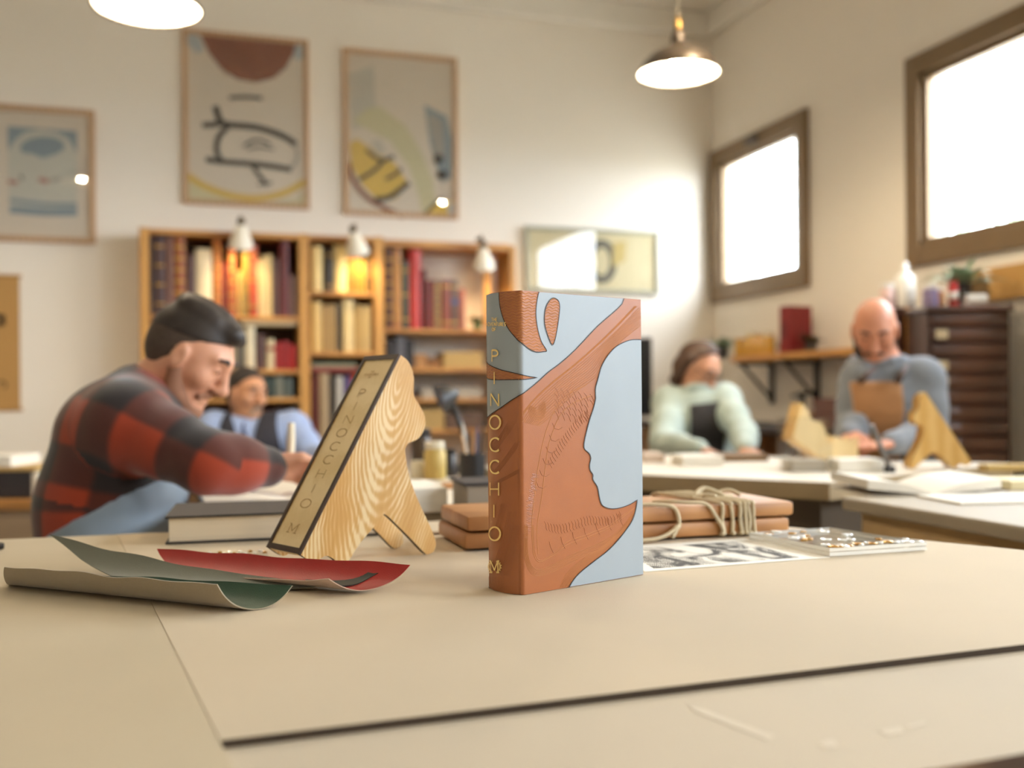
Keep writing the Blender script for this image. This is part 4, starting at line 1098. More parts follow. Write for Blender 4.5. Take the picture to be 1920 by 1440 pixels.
row('middle', 'second shelf', b2, [(583, 604, 566, '#d3b06a', 'thick straw-coloured'), (606, 618, 572, '#b08f58', 'tan'), (619, 631, 570, '#a98a55', 'darker tan'), (632, 641, 570, '#2e2418', 'black'), (642, 664, 562, '#dfc78e', 'thick cream'), (666, 680, 572, '#bd9c5e', 'sand-coloured'), (681, 696, 574, '#d6bc80', 'light straw')], 'books on the second shelf of the middle bay')
row('middle', 'third shelf', b3, [(584, 595, 704, '#5c0e12', 'dark crimson'), (596, 617, 700, '#a48d6c', 'thick beige'), (618, 628, 708, '#2e2622', 'black'), (629, 642, 706, '#c9c4ba', 'white'), (643, 657, 706, '#5d4a78', 'violet'), (659, 672, 702, '#c3451f', 'orange-red'), (673, 685, 708, '#7d6a50', 'brown'), (686, 697, 712, '#3e3a36', 'dark grey')], 'books on the third shelf of the middle bay')
row('right', 'top shelf', c1, [(724, 737, 458, '#5a3216', 'dark russet ribbed', 6), (738, 754, 455, '#a8713c', 'tall light brown ribbed', 8), (755, 768, 490, '#3e4030', 'dark green', 3), (769, 791, 467, '#b32f28', 'tall bright red'), (793, 801, 505, '#5f1f1c', 'slim dark red'), (802, 813, 525, '#7c2a26', 'maroon'), (814, 827, 525, '#7d5c40', 'patterned brown', 6), (828, 846, 525, '#7f3b28', 'red-brown', 2), (847, 860, 526, '#5f4a42', 'grey-brown with blue label', 2, 0, ('#2c3a6a', -.03)), (861, 873, 542, '#86493a', 'short brick-coloured')], 'books on the top shelf of the right bay')
# flat piles
def flat_pile(z, items, group):
    for px0, px1, h, col, label in items:
        x0, x1 = on_y(px0, 650, YS + .02).x, on_y(px1, 650, YS + .02).x
        t = thing('book', label, 'book', (x0, YS + .025, z + .0006), 0, group)
        b = .003; D = .21; W = x1 - x0
        mb = MB().box((0, 0, 0), (W, D, b)).box((0, 0, h - b), (W, D, h)).box((0, 0, b), (W, b, h - b))
        mb.build('cover', cloth(col), t); MB().box((.004, b + .0004, b + .0004), (W - .004, D - .005, h - b - .0004)).build('page_block', m_leaves, t)
        z += h + .0008
    return z
hts = [(584, 672, .022, '#8e3a30', 'dull red book lying flat across the standing books in middle bay'), (586, 668, .024, '#7d7c64', 'grey-green book lying flat on the red one in middle bay')]
zt3 = on_y(640, 699, YS + .03).z
flat_pile(zt3 + .006, hts, 'flat books in the middle bay')
flat_pile(on_y(530, 612, YS + .03).z + .006, [(452, 556, .020, '#d8c39a', 'cream book lying flat across the standing books in left bay')], 'flat books in the left bay')
# boxes and papers in the right bay
def box_thing(name, label, cat, px0, px1, pyt, z, m, d=.2, y=.02, group=None, bev=.003, Yp=None, lid=None):
    Yp = Yp or YS + y
    x0, x1 = on_y(px0, 650, Yp).x, on_y(px1, 650, Yp).x; h = on_y((px0 + px1) / 2, pyt, Yp).z - z
    t = thing(name, label, cat, (x0, Yp, z + .0006), 0, group)
    if lid:
        hb = h * .72
        MB().box((0, 0, 0), (x1 - x0, d, hb), bev=bev).build('body', m, t); MB().box((-.002, -.002, hb + .0003), (x1 - x0 + .002, d + .002, h), bev=bev).build('lid', lid, t)
    else: MB().box((0, 0, 0), (x1 - x0, d, h), bev=bev).build('body', m, t)
    return t
m_kraft = mat('kraft_box', '#a87c50', .85); m_dark = mat('dark_binder', '#2e2a2c', .6); m_greyp = mat('grey_paper_stack', '#b0a594', .9, var=.2, vs=3, stretch=(1, 1, 80)); m_tanp = mat('tan_paper_stack', '#b99a62', .9, var=.2, vs=3, stretch=(1, 1, 80))
box_thing('binder', 'dark binder standing left on the second shelf of right bay', 'binder', 726, 742, 640, c2, m_dark, lid=None)
box_thing('binder', 'grey-blue binder beside the dark one on the second shelf of right bay', 'binder', 744, 760, 632, c2, mat('blue_grey_binder', '#5b5a60', .6))
box_thing('binder', 'black binder right of the grey-blue one on second shelf of right bay', 'binder', 762, 776, 636, c2, mat('black_binder', '#221f22', .6))
box_thing('box', 'brown card box with lid on the second shelf of right bay', 'box', 777, 800, 664, c2, m_kraft, lid=m_kraft)
box_thing('box', 'small brown box next to the lidded one, second shelf of right bay', 'box', 802, 826, 672, c2, mat('brown_box', '#8d6138', .8), lid=mat('brown_box', '#8d6138', .8))
box_thing('paper_stack', 'ochre stack of card on the second shelf of right bay', 'paper', 832, 905, 660, c2, m_tanp)
box_thing('paper_stack', 'grey stack of paper on the third shelf of right bay', 'paper', 790, 902, 728, c3, m_greyp)
box_thing('portfolio', 'dark brown portfolio lying at the left of the third shelf of right bay', 'portfolio', 728, 784, 733, c3, mat('dark_portfolio', '#3b2c24', .6), lid=mat('dark_portfolio', '#3b2c24', .6))
box_thing('box', 'ochre box on the fourth shelf of right bay', 'box', 762, 832, 768, c4, m_tanp, lid=m_tanp)
box_thing('paper_stack', 'brown stack of folders on the fourth shelf of right bay', 'paper', 836, 904, 776, c4, mat('brown_folders', '#6b5344', .8, var=.2, vs=3, stretch=(1, 1, 90)))
# ---- plants
m_plant = mat('plant_leaf', '#6d7f4a', .5, var=.25, vs=30); m_plant2 = mat('grey_green_leaf', '#8fa184', .5, var=.2, vs=30)
def plant(name, label, loc, pot_r, pot_h, pot_m, n, ln, droop, wid, lm, seed=0, group=None, up=.9):
    t = thing(name, label, 'plant', tuple(loc), 0, group)
    MB().lathe([(pot_r * .75, 0), (pot_r, pot_h), (pot_r * .9, pot_h), (pot_r * .85, pot_h * .85), (0, pot_h * .85)], 18).build('pot', pot_m, t, smooth='auto')
    rg = np.random.default_rng(seed)
    for k in range(n):
        a = rg.uniform(0, 2 * math.pi); l = ln * rg.uniform(.6, 1.1); el_ = rg.uniform(.5, 1.3) * up
        d = Vector((math.cos(a), math.sin(a), 0)); sd = Vector((-d.y, d.x, 0)); mb = MB(); m_ = 7
        for i in range(m_ + 1):
            u = i / m_; p = d * (pot_r * .2 + l * u * math.cos(el_)) + Vector((0, 0, pot_h * .85 + l * u * math.sin(el_) - droop * l * u * u))
            w = wid * (math.sin(math.pi * min(1, u * .85 + .15)) ** .8) * .5 + .0005
            mb.v += [tuple(p + sd * w + Vector((0, 0, w * .3))), tuple(p), tuple(p - sd * w + Vector((0, 0, w * .3)))]
        for i in range(m_):
            b = 3 * i; mb.f += [(b, b + 1, b + 4, b + 3), (b + 1, b + 2, b + 5, b + 4)]; mb.m += [0, 0]
        mb.build('leaf', lm, t, smooth=True)
    return t
m_terra = mat('terracotta', '#a4633f', .8); m_darkpot = mat('dark_pot', '#3c3a3c', .5)
pl = on_y(892, 612, YS + .1)
plant('potted_plant', 'small leafy plant at the right end of the top shelf, behind the tall book', (pl.x + .008, YS + .09, c1 + .001), .028, .045, mat('green_pot', '#5f7a52', .6), 26, .08, .35, .03, m_plant, 2)
# ---- clip spot lamps along the top of the bookcase
m_shade = mat('cream_lamp_shade', '#efe6d2', .4, var=.03); m_lampb = mat('lamp_brown_metal', '#6b5a42', .4, metal=.5)
m_lamplit = glow('lamp_bulb_small', (1, .8, .5), 15)
for px, py, lab, tw in ((452, 447, 'cream clip spotlight above the left bay of books', .0), (668, 460, 'cream clip spotlight above the middle bay of books', -.25), (906, 488, 'cream clip spotlight above the right bay of books', -.1)):
    c = on_y(px, py, YS - .075)
    t = thing('clip_spotlight', lab, 'lamp', (c.x, YS - .075, c.z), 0, 'clip lamps on the bookcase')
    M = Matrix.Rotation(R(22), 4, 'X') @ Matrix.Rotation(tw, 4, 'Y')
    prof_ = [(.016, .075), (.024, .065), (.042, .025), (.056, -.012), (.064, -.045)]
    MB().lathe(prof_, 24, M=M, caps=False).build('shade', m_shade, t, smooth=True)
    MB().lathe([(a - .002, b - .001) for a, b in prof_][::-1], 24, M=M, caps=False).build('shade_lining', m_white_in, t, smooth=True)
    MB().lathe([(0, -.03), (.012, -.026), (.02, -.008), (.02, .012), (.01, .03), (.01, .05)], 14, M=M).build('bulb', m_lamplit, t, smooth=True)
    hp = M @ Vector((0, 0, .085)); up_ = ztop - c.z
    MB().lathe([(.014, .07), (.020, .08), (.020, .10), (.010, .11)], 14, M=M).build('lamp_holder', m_lampb, t, smooth='auto')
    MB().tube([tuple(M @ Vector((0, 0, .10))), (0, .03, max(.12, up_ + .02)), (0, .077, up_ + .006)], .006, 8).build('arm', m_lampb, t, smooth=True)
    MB().box((-.014, .061, up_ + .0005), (.014, .115, up_ + .018), bev=.003).build('clip', m_lampb, t)
    ld = bpy.data.lights.new('clip_light', 'SPOT'); ld.energy = SPOT_W; ld.color = (1, .72, .38); ld.spot_size = R(110); ld.spot_blend = 1.0; ld.shadow_soft_size = .03
    lo = bpy.data.objects.new('clip_light', ld); COL.objects.link(lo); lo.parent = t
    lo.matrix_local = M @ Matrix.Translation((0, 0, -.035))
# ------------------------------------------------------------------ second tables
m_whitetop = mat('white_table_top', '#dcd2c0', .55, var=.03, vs=6)
m_paintwood = mat('worn_paint_wood', '#b89a6c', .8, var=.35, vs=7, bump=.3, bs=90)
m_greytop = mat('grey_table_edge', '#a39680', .6, var=.08)
def table(name, label, poly, z, th, top_m, edge_m, leg_m, leg=.06, apron=.10, inset=.92):
    c = sum(poly, Vector((0, 0))) / len(poly)
    t = thing(name, label, 'table', (c.x, c.y, 0))
    P = [Vector((p.x - c.x, p.y - c.y, z)) for p in poly]
    MB().prism(P, (0, 0, 1), -th, 0, 0, 1).build('table_top', [top_m, edge_m], t)
    I = [Vector((p.x * inset, p.y * inset, z - th)) for p in P]
    MB().prism(I, (0, 0, 1), -apron, -.0005).build('apron', leg_m, t)
    for q in I:
        q = q * .95
        MB().box((q.x - leg / 2, q.y - leg / 2, 0), (q.x + leg / 2, q.y + leg / 2, z - th - apron - .0005), bev=.005).build('leg', leg_m, t)
    return t
def c2(x, d): return cw(x, d).xy
# the workers' table on the far side of the front table
n2 = Vector((-bdir.y, bdir.x)); P0 = bk0 + n2 * .16
w0, w1 = P0 + bdir * .06, P0 + bdir * .70
WT = table('work_table', 'white topped table behind the front one where the flannel shirted man writes', [c2(*w0), c2(*w1), c2(*(w1 + n2 * .95)), c2(*(w0 + n2 * .95))], TAB - .002, .035, m_whitetop, m_greytop, m_oldwood)
# middle right table seen at its corner
C3 = Vector((.792, 2.49)); L3 = Vector((-.825, .565)); R3 = Vector((.784, .62))
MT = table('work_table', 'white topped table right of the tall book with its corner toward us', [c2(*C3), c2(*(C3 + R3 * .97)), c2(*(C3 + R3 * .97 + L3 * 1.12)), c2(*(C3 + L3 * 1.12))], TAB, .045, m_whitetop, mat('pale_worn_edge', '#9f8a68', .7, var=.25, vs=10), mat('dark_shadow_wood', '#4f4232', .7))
# near right cabinet table with worn painted drawers
Q4 = Vector((.722, 2.14)); E1 = Vector((.265, -.964)); E2 = Vector((.964, .265))
q4 = c2(*Q4)
NT = thing('drawer_table', 'worn cream painted drawer table at the right edge behind the front table', 'table', (q4.x, q4.y, 0), ang(E1.x, E1.y))
# local: x along E1 (toward the camera), y to the right
MB().box((-.01, -.012, TAB - .028), (1.0, .75, TAB), bev=.006).build('table_top', m_greytop, NT)
MB().box((.03, .01, .06), (.97, .73, TAB - .0285), bev=.003).build('carcass', m_paintwood, NT)
for i in range(2):
    x0 = .05 + i * .46
    for k in range(3):
        z1 = TAB - .045 - k * .23
        dr = MB().box((x0, -.004, z1 - .21), (x0 + .44, .012, z1), bev=.004).build('drawer', m_paintwood, NT)
        MB().box((x0 + .18, -.012, z1 - .125), (x0 + .26, -.003, z1 - .085), bev=.003).build('drawer_pull', m_walnut, dr)
for x in (.05, .92):
    for y in (.03, .68): MB().box((x, y, 0), (x + .05, y + .05, .061)).build('foot', m_paintwood, NT)
# ------------------------------------------------------------------ things on these tables
def slab(name, label, cat, p, rz, L, D, H, m, group=None, bev=.002):
    t = thing(name, label, cat, tuple(p), rz, group)
    MB().box((0, 0, .0005), (L, D, H), bev=bev).build('sheets', m, t)
    return t
m_pap = mat('paper_stack_white', '#e9e3d6', .9, var=.06, vs=3, stretch=(1, 1, 120))
aW = ang(bdir.x, bdir.y)
zW = TAB - .002
def onW(px, py): return on_z(px, py, zW)
slab('paper_pad', 'thick white paper pad right of the wooden slipcase on the far table', 'paper', onW(690, 966), aW, .155, .20, .048, m_pap)
def open_book(name, label, p, rz, L, D, H, m, cat='book', lift=.0, cover=None):
    """two page stacks meeting at a valley; x across the spread"""
    t = thing(name, label, cat, tuple(p), rz)
    for s in (0, 1):
        mb = MB(); n = 8
        for j in (0, 1):
            for i in range(n + 1):
                u = i / n; x = u * L / 2; z = H * (math.sin(min(1, u * 1.5) * math.pi / 2)) * (1 - .35 * u) + .002 + lift * u
                x = L / 2 + x if s else L / 2 - x
                mb.v += [(x, j * D, z), (x, j * D, .002 if not lift else max(.002, lift * u * .7))]
        W = 2 * (n + 1)
        for i in range(n):
            a = 2 * i; mb.f += [(a, a + 2, a + 2 + W, a + W), (a + 1, a + 1 + W, a + 3 + W, a + 3), (a, a + 1, a + 3, a + 2), (a + W, a + 2 + W, a + 3 + W, a + 1 + W)]; mb.m += [0] * 4
        mb.f.append((2 * n, 2 * n + 1, 2 * n + 1 + W, 2 * n + W)); mb.m.append(0)
        mb.build('page_block', m, t)
    MB().box((-.004, -.004, 0), (L + .004, D + .004, .0018)).build('cover', cover or m_walnut, t)
    return t
open_book('open_book', 'open white book in front of the man in flannel', onW(385, 952) + Vector((0, 0, .0006)), aW + .1, .36, .24, .014, m_pap)
m_greybox = mat('grey_board_box', '#8f8373', .8); m_grn = mat('dark_green_base', '#35483a', .7)
p = onW(872, 968); t = thing('box', 'grey box on a green base just left of the tall book', 'box', tuple(p), aW)
MB().box((0, 0, .0005), (.16, .14, .009), bev=.002).build('base', m_grn, t); MB().box((.004, .004, .0095), (.156, .136, .056), bev=.003).build('body', m_greybox, t); MB().box((-.001, -.001, .0565), (.161, .141, .062), bev=.002).build('lid', m_dark, t)
# jars, cup of pens and lamp arm at the back of that table
def jar(name, label, p, r, h, m, lid=None, group=None, fill=None):
    t = thing(name, label, 'jar', tuple(p), 0, group)
    MB().lathe([(r * .92, .0006), (r, .006), (r, h * .78), (r * .8, h * .86), (r * .8, h)], 20).build('body', m, t, smooth='auto')
    if lid: MB().lathe([(r * .86, h * .88), (r * .88, h * .89), (r * .88, h * 1.06), (r * .8, h * 1.08), (0, h * 1.08)], 20).build('lid', lid, t, smooth='auto')
    return t
m_cream = mat('cream_plastic', '#e4dcc4', .4); m_yel = mat('yellow_label', '#c9ad62', .5); m_wht = mat('white_plastic', '#efece4', .35, var=.02); m_blk = mat('black_metal', '#232120', .4)
zz = zW
def onWd(px, d):
    q = at(px, 800, d); q.z = zW; return q
jar('jar', 'pale jar nearest the slipcase on the far table', onWd(783, 2.75), .022, .045, m_cream, m_cream)
jar('jar', 'yellow labelled jar with white foot on the far table', onWd(815, 2.72), .030, .095, m_yel, m_cream)
jar('jar', 'dark lidded jar between the yellow jar and the pen cup', onWd(843, 2.8), .020, .072, mat('dark_jar', '#3a3634', .35), m_blk)
jar('jar', 'dark brown bottle behind the pale jar on the far table', onWd(790, 3.0), .032, .12, mat('brown_bottle', '#4a3a2a', .3), m_blk)
cup = thing('pen_cup', 'black cup holding pens and brushes beside the tall book', 'cup', tuple(onWd(885, 2.62)), 0)
MB().lathe([(.034, .0006), (.036, .075), (.033, .075), (.031, .006), (0, .006)], 20).build('cup', m_blk, cup, smooth='auto')
for i, (dx, dy, col, ln) in enumerate(((-.012, .006, '#d8d2c4', .15), (.010, .008, '#2f4a7a', .14), (.0, -.01, '#b9854a', .13), (.016, -.004, '#2a2625', .15), (-.016, -.006, '#c7a070', .12))):
    b_ = thing('pen', ['white', 'blue', 'tan', 'black', 'light wooden'][i] + ' pen standing in the black cup', 'pen', tuple(onWd(885, 2.62) + Vector((dx * .6, dy * .6, .007))), 0, 'pens in the black cup')
    MB().tube([(0, 0, 0), (dx * 1.2, dy, ln * .9), (dx * 1.35, dy * 1.1, ln)], [.0035, .0035, .001], 8).build('barrel', mat('pen_%d' % i, col, .4), b_, smooth='auto')
lp_ = onWd(868, 2.95)
lt = thing('desk_lamp', 'black angled desk lamp rising behind the pen cup', 'lamp', tuple(lp_), 0)
MB().lathe([(.055, .0006), (.055, .012), (.02, .02), (.012, .03)], 24).build('base', m_blk, lt, smooth='auto')
MB().tube([(0, 0, .02), (.01, 0, .10), (-.045, .01, .235)], .0085, 10).build('arm', m_blk, lt, smooth=True)
MB().lathe([(.012, .04), (.03, .02), (.045, -.02)], 20, (-.05, .01, .225), M=Matrix.Rotation(R(65), 4, 'Y')).build('shade', m_blk, lt, smooth='auto')
box_t = onWd(832, 2.42); slab('wooden_block', 'small orange wooden strip in front of the jars', 'block', box_t, aW, .12, .03, .014, mat('orange_wood', '#b98350', .6))

zM = TAB
def onM(px, py): return on_z(px, py, zM)
aM = ang(L3.x, L3.y); aM2 = ang(R3.x, R3.y)
slab('paper_stack', 'white paper stack before the woman in black apron', 'paper', onM(1280, 874), R(3) - YAW, .13, .16, .030, m_pap)
slab('paper_stack', 'low pinkish paper stack at the left before the woman', 'paper', onM(1206, 868), R(0) - YAW, .07, .16, .028, mat('pinkish_paper', '#cdb8a4', .9, var=.08, vs=3, stretch=(1, 1, 100)))
slab('wooden_board', 'flat brown work board under the woman\'s hands on the middle table', 'board', onM(1345, 866), R(2) - YAW, .17, .16, .022, mat('brown_work_board', '#7d6244', .7))
cbx = onM(1480, 886)
cb = thing('acrylic_box', 'clear acrylic box over a grey book on the middle table', 'box', tuple(cbx), R(2) - YAW)
m_clear = glass('clear_box', (.99, .99, .985), .6)
for lo, hi in (((0, 0, .0005), (.125, .004, .15)), ((0, .116, .0005), (.125, .12, .15)), ((0, .0045, .0005), (.004, .1155, .15)), ((.121, .0045, .0005), (.125, .1155, .15)), ((0, 0, .1505), (.125, .12, .154))):
    MB().box(lo, hi).build('panel', m_clear, cb)
slab('book', 'grey paper block inside the clear acrylic box', 'book', cbx + Vector((.012, .006, .0006)), R(2) - YAW, .10, .095, .034, m_greyp)
slab('book', 'white book lying right of the clear acrylic box', 'book', onM(1574, 886), R(2) - YAW, .125, .10, .036, m_pap)
# two more wooden cases
def case_copy(label, p, rz, scale, outline, th, lean=None, name='wooden_slipcase'):
    t = thing(name, label, 'slipcase', tuple(p), rz)
    slipcase(t, [(x * scale, z * scale) for x, z in outline], th, False)
    return t
zlow = min(z for x, z in SOS)
p = at(1704, 880, 2.90); p.z = TAB + .001
MIR = [(-x, z) for x, z in SOS]
xm = min(x for x, z in MIR)
cR = thing('wooden_slipcase', 'pale wooden slipcase standing on the middle table before the bald man', 'slipcase', tuple(p), R(-8) - YAW)
def slipcase_mir(root, sc, th):
    o = [((x - xm) * sc, z * sc) for x, z in MIR]
    o3 = [Vector((x, 0, z)) for x, z in o]
    for a, b in ((0, .007), (th - .007, th)): MB().prism(o3, (0, 1, 0), a, b, 0, 1).build('side_panel', [m_ashf, m_walnut], root)
    T0, B0 = Vector((o[0][0], 0, o[0][1])), Vector((o[-1][0], 0, o[-1][1])); e = (B0 - T0).normalized(); inn = Vector((-abs(e.z), 0, -abs(e.x)))
    MB().prism([T0 + inn * .0005, B0 + inn * .0005, B0 + inn * .008, T0 + inn * .008], (0, 1, 0), .0072, th - .0072).build('spine_panel', m_ashpanel, root)
m_ashf = wood('plain_ash', '#d6a85c', '#e2bb74', 7, 4, .45, (1, 1.6, .6), .3)
slipcase_mir(cR, .79, .07)
# the cut-away tray: an L of pale wood with a carved inner profile
pt = at(1486, 862, 3.0); pt.z = TAB + .0025
tr = thing('carved_wood_tray', 'open pale wooden case with a carved inner profile, tilted on the middle table', 'slipcase', tuple(pt), R(4) - YAW)
k_ = 3.0 / FPX
def T2(px, py): return Vector(((px - 1486) * k_, 0, (862 - py) * k_ + .004))
carv = [T2(*q) for q in ((1506, 746), (1516, 758), (1524, 776), (1530, 779), (1541, 782), (1548, 792), (1551, 806), (1556, 820), (1562, 822), (1566, 810), (1572, 808), (1590, 818), (1598, 817), (1607, 810), (1613, 815), (1612, 860), (1560, 861), (1486, 812))]
for a, b in ((0, .008), (.062, .07)): MB().prism(carv, (0, 1, 0), a, b, 0, 0).build('side_panel', mat('pale_birch', '#ecd29c', .5, var=.06, vs=20, stretch=(1, 1, 6)), tr)
MB().prism([T2(1506, 746), T2(1486, 812), T2(1481, 812), T2(1500, 745)], (0, 1, 0), -.004, .074).build('end_panel', m_ashf, tr)
MB().prism([T2(1486, 812), T2(1560, 862), T2(1560, 866), T2(1481, 813)], (0, 1, 0), -.004, .074).build('spine_panel', m_ashf, tr)
p = at(1668, 884, 2.78); p.z = TAB
rd = thing('steel_rod', 'slanting grey steel rod standing in a small block beside the pale slipcase', 'tool', tuple(p), 0)
MB().box((-.012, -.012, .0005), (.012, .012, .02), bev=.002).build('block', m_blk, rd)
d_ = at(1634, 797, 2.78) - p
MB().tube([(0, 0, .015), tuple(d_)], .007, 10).build('rod', mat('grey_steel', '#6f6c68', .35, metal=.6), rd, smooth='auto')
# on the near right table
def on4(px, py): return on_z(px, py, TAB)
op = open_book('open_album', 'big open white album lying on the worn drawer table', on4(1628, 931) + Vector((0, 0, .0006)), R(1) - YAW, .29, .24, .018, m_pap, 'album', .022, m_greyp)
slab('paper_sheet', 'white sheets at the right edge on the drawer table', 'paper', on4(1800, 948), R(8) - YAW, .34, .16, .006, m_pap)
slab('book', 'cream covered book at the right edge behind the white sheets', 'book', on4(1895, 920), R(3) - YAW, .2, .12, .022, mat('cream_cover', '#dfd2a8', .7))
slab('wooden_ruler', 'yellow wooden strip behind the album at the right edge', 'ruler', on_z(1850, 884, TAB), R(2) - YAW, .3, .05, .018, mat('yellow_wood', '#c9a860', .6))

# ------------------------------------------------------------------ right wall: shelf, cabinet, picture
m_steelb = mat('black_bracket', '#3a3632', .5, metal=.3)
sA, sB = on_x(1372, 668, XR - .24), on_x(1640, 650, XR - .24)
SY0, SY1, SZ = sB.y, min(sA.y, YB - .05), (sA.z + sB.z) / 2
ws = thing('wall_shelf', 'wooden shelf board on black brackets under the small window', 'shelf', (XR, (SY0 + SY1) / 2, SZ), 0)
hl = (SY1 - SY0) / 2
MB().box((-.25, -hl, -.032), (-.001, hl, 0), bev=.004).build('shelf_board', m_pineh, ws)
for py_ in (1535, 1404):
    y = on_x(py_, 660, XR).y - (SY0 + SY1) / 2
    y = max(-hl + .05, min(hl - .05, y))
    br = MB().box((-.23, y - .014, -.052), (-.001, y + .014, -.0325)).box((-.022, y - .014, -.27), (-.001, y + .014, -.0525))
    br.tube([(-.20, y, -.05), (-.02, y, -.24)], .010, 6)
    br.build('bracket', m_steelb, ws)
m_amberj = mat('amber_glass_jar', '#c99b3c', .25, var=.1, coat=.5); m_darkgreen = mat('dark_bush', '#4d5235', .6)
def onS(px, off=.15):
    q = on_x(px, 660, XR - off); q.z = SZ + .0008; return q
for i, px in enumerate((1388, 1408, 1425, 1442)):
    jar('jar', 'amber jar, %s from the left on the wall shelf' % ORD[i], onS(px), .034, [.10, .13, .11, .12][i], m_amberj, m_cream if i % 2 else m_amberj, 'amber jars on the wall shelf')
q = onS(1495, .14)
rb_ = thing('box_file', 'dark red box file standing on the wall shelf', 'box', tuple(q), R(10)); MB().box((-.09, -.035, 0), (.07, .035, .245), bev=.004).build('box', mat('dark_red_box', '#7d1f22', .5), rb_); MB().box((-.094, -.028, .08), (-.0905, .028, .16)).build('label_plate', mat('dull_red_label', '#6b2426', .7), rb_)
plant('potted_plant', 'dark bushy little plant beside the red box on the wall shelf', onS(1521, .13), .035, .05, m_darkpot, 40, .09, .3, .025, m_darkgreen, 4)
plant('potted_plant', 'small pale green plant left of the red box on the wall shelf', onS(1470, .15), .03, .04, m_terra, 22, .07, .5, .018, m_plant, 5)
plant('potted_plant', 'trailing grey-green plant at the far left end of the wall shelf', onS(1350, .15) + Vector((0, -.02, 0)), .045, .07, m_darkpot, 44, .17, .55, .022, m_plant2, 6)
# corner computer screen on its stand
q = on_y(1208, 700, 5.2)
mo = thing('monitor', 'dark upright screen standing just right of the tall book', 'monitor', (q.x, 5.2, 0), R(-12))
x0, x1 = -.30, on_y(1222, 700, 5.2).x - q.x
z0_, z1_ = on_y(1215, 780, 5.2).z, on_y(1215, 633, 5.2).z
MB().box((x0, 0, z0_), (x1, .03, z1_), bev=.006).build('screen_case', m_dark, mo)
MB().box((x0 + .012, -.0012, z0_ + .012), (x1 - .012, .001, z1_ - .012)).build('screen', mat('dark_screen', '#17181a', .15), mo)
MB().box((x0 * .5 - .02, .031, .0301), (x0 * .5 + .02, .055, z1_ - .1)).build('stand', m_blk, mo); MB().box((x0 * .5 - .2, -.1, 0), (x0 * .5 + .2, .2, .03), bev=.005).build('foot', m_blk, mo)
# low counter along the right wall behind the workers
ca, cb_ = on_x(1255, 815, XR - .55), 4.1
CZ = .86
ct = thing('counter', 'dark topped workbench along the right wall under the wall shelf', 'counter', (XR - .28, (YB + 3.9) / 2, 0), 0)
hh = (YB - 3.9) / 2
MB().box((-.28, -hh + .01, CZ - .03), (.275, hh - .03, CZ), bev=.004).build('worktop', m_dark, ct)
for y in (-hh + .02, -.02, hh - .08): MB().box((-.24, y, 0), (.26, y + .04, CZ - .0305)).build('end_panel', m_kraft, ct)
MB().box((-.24, -hh + .06, .25), (.26, -.021, .27)).build('lower_shelf', m_kraft, ct); MB().box((-.24, .021, .25), (.26, hh - .081, .27)).build('lower_shelf', m_kraft, ct)

for i, (px, d_, w, h, m, lab, cat) in enumerate(((1500, 4.75, .16, .075, m_kraft, 'tan box on the workbench beside the woman', 'box'), (1535, 4.55, .17, .14, mat('plum_machine', '#6a4a44', .5), 'plum coloured tool box on the workbench behind the open wooden case', 'box'))):
    q = at(px, 800, d_); q.x = XR - .32; q.z = CZ + .0008
    t = thing('box', lab, cat, tuple(q), 0); MB().box((-.1, -w / 2, 0), (.1, w / 2, h * .7), bev=.004).build('body', m, t); MB().box((-.102, -w / 2 - .002, h * .7 + .0004), (.102, w / 2 + .002, h), bev=.003).build('lid', m, t)
q = at(1376, 800, 4.7); q.x = XR - .2; q.y += .25; q.z = CZ + .0008
t = thing('press', 'small black hand press with upright post on the workbench', 'tool', tuple(q), 0)
MB().box((-.07, -.05, 0), (.07, .05, .03), bev=.004).build('base', m_blk, t); MB().tube([(0, 0, .03), (0, 0, .17)], .014, 10).build('post', m_blk, t); MB().tube([(-.06, 0, .15), (.08, 0, .17)], .009, 8).build('handle', m_blk, t)
# drawer cabinet
m_maho = wood('dark_mahogany', '#41261a', '#5d3826', 8, 3, .3, (.12, 1, 1), .5, coat=.4)
m_mahos = wood('mahogany_side', '#3d2418', '#59331f', 8, 3, .4, (1, 1, .12), .5)
DX, DD = 1742, 3.88
q = at(DX, 700, DD); dz1 = at(1820, 573, DD).z
dcx = at(1896, 700, DD) - q; DWd = math.hypot(dcx.x, dcx.y)
dc = thing('drawer_cabinet', 'dark glossy cabinet of many shallow drawers with cream label holders', 'cabinet', (q.x, q.y, 0), math.atan2(dcx.y, dcx.x))
DDp = .215
MB().box((0, .012, .0), (.014, DDp, dz1 - .022)).build('side_panel', m_mahos, dc); MB().box((DWd - .014, .012, 0), (DWd, DDp, dz1 - .022)).build('side_panel', m_mahos, dc)
MB().box((-.012, -.012, dz1 - .0215), (DWd + .012, DDp + .01, dz1), bev=.006).build('top', m_maho, dc)
MB().box((.0145, DDp - .012, .02), (DWd - .0145, DDp, dz1 - .022)).build('back_panel', m_mahos, dc); MB().box((.0145, .03, 0), (DWd - .0145, DDp - .013, .05)).build('plinth', m_mahos, dc)
n_ = 21; hd = (dz1 - .022 - .055) / n_
m_label = mat('cream_label', '#cbb894', .6)
for k in range(n_):
    z = .055 + k * hd
    mb = MB(); yv = [(0.0, z + .002), (-.008, z + .008), (-.010, z + hd * .5), (-.004, z + hd - .006), (.004, z + hd - .002)]
    P = [Vector((.0155, a + .012, b)) for a, b in yv] + [Vector((.0155, .03, z + hd - .002)), Vector((.0155, .03, z + .002))]
    mb.prism(P, (1, 0, 0), 0, DWd - .031)
    d0 = mb.build('drawer', m_maho, dc)
    if k in (19, 17, 16, 14, 12, 10): MB().box((.028, -.003, z + hd * .25), (.075, .002, z + hd * .85), bev=.002).build('label_holder', m_label, d0)
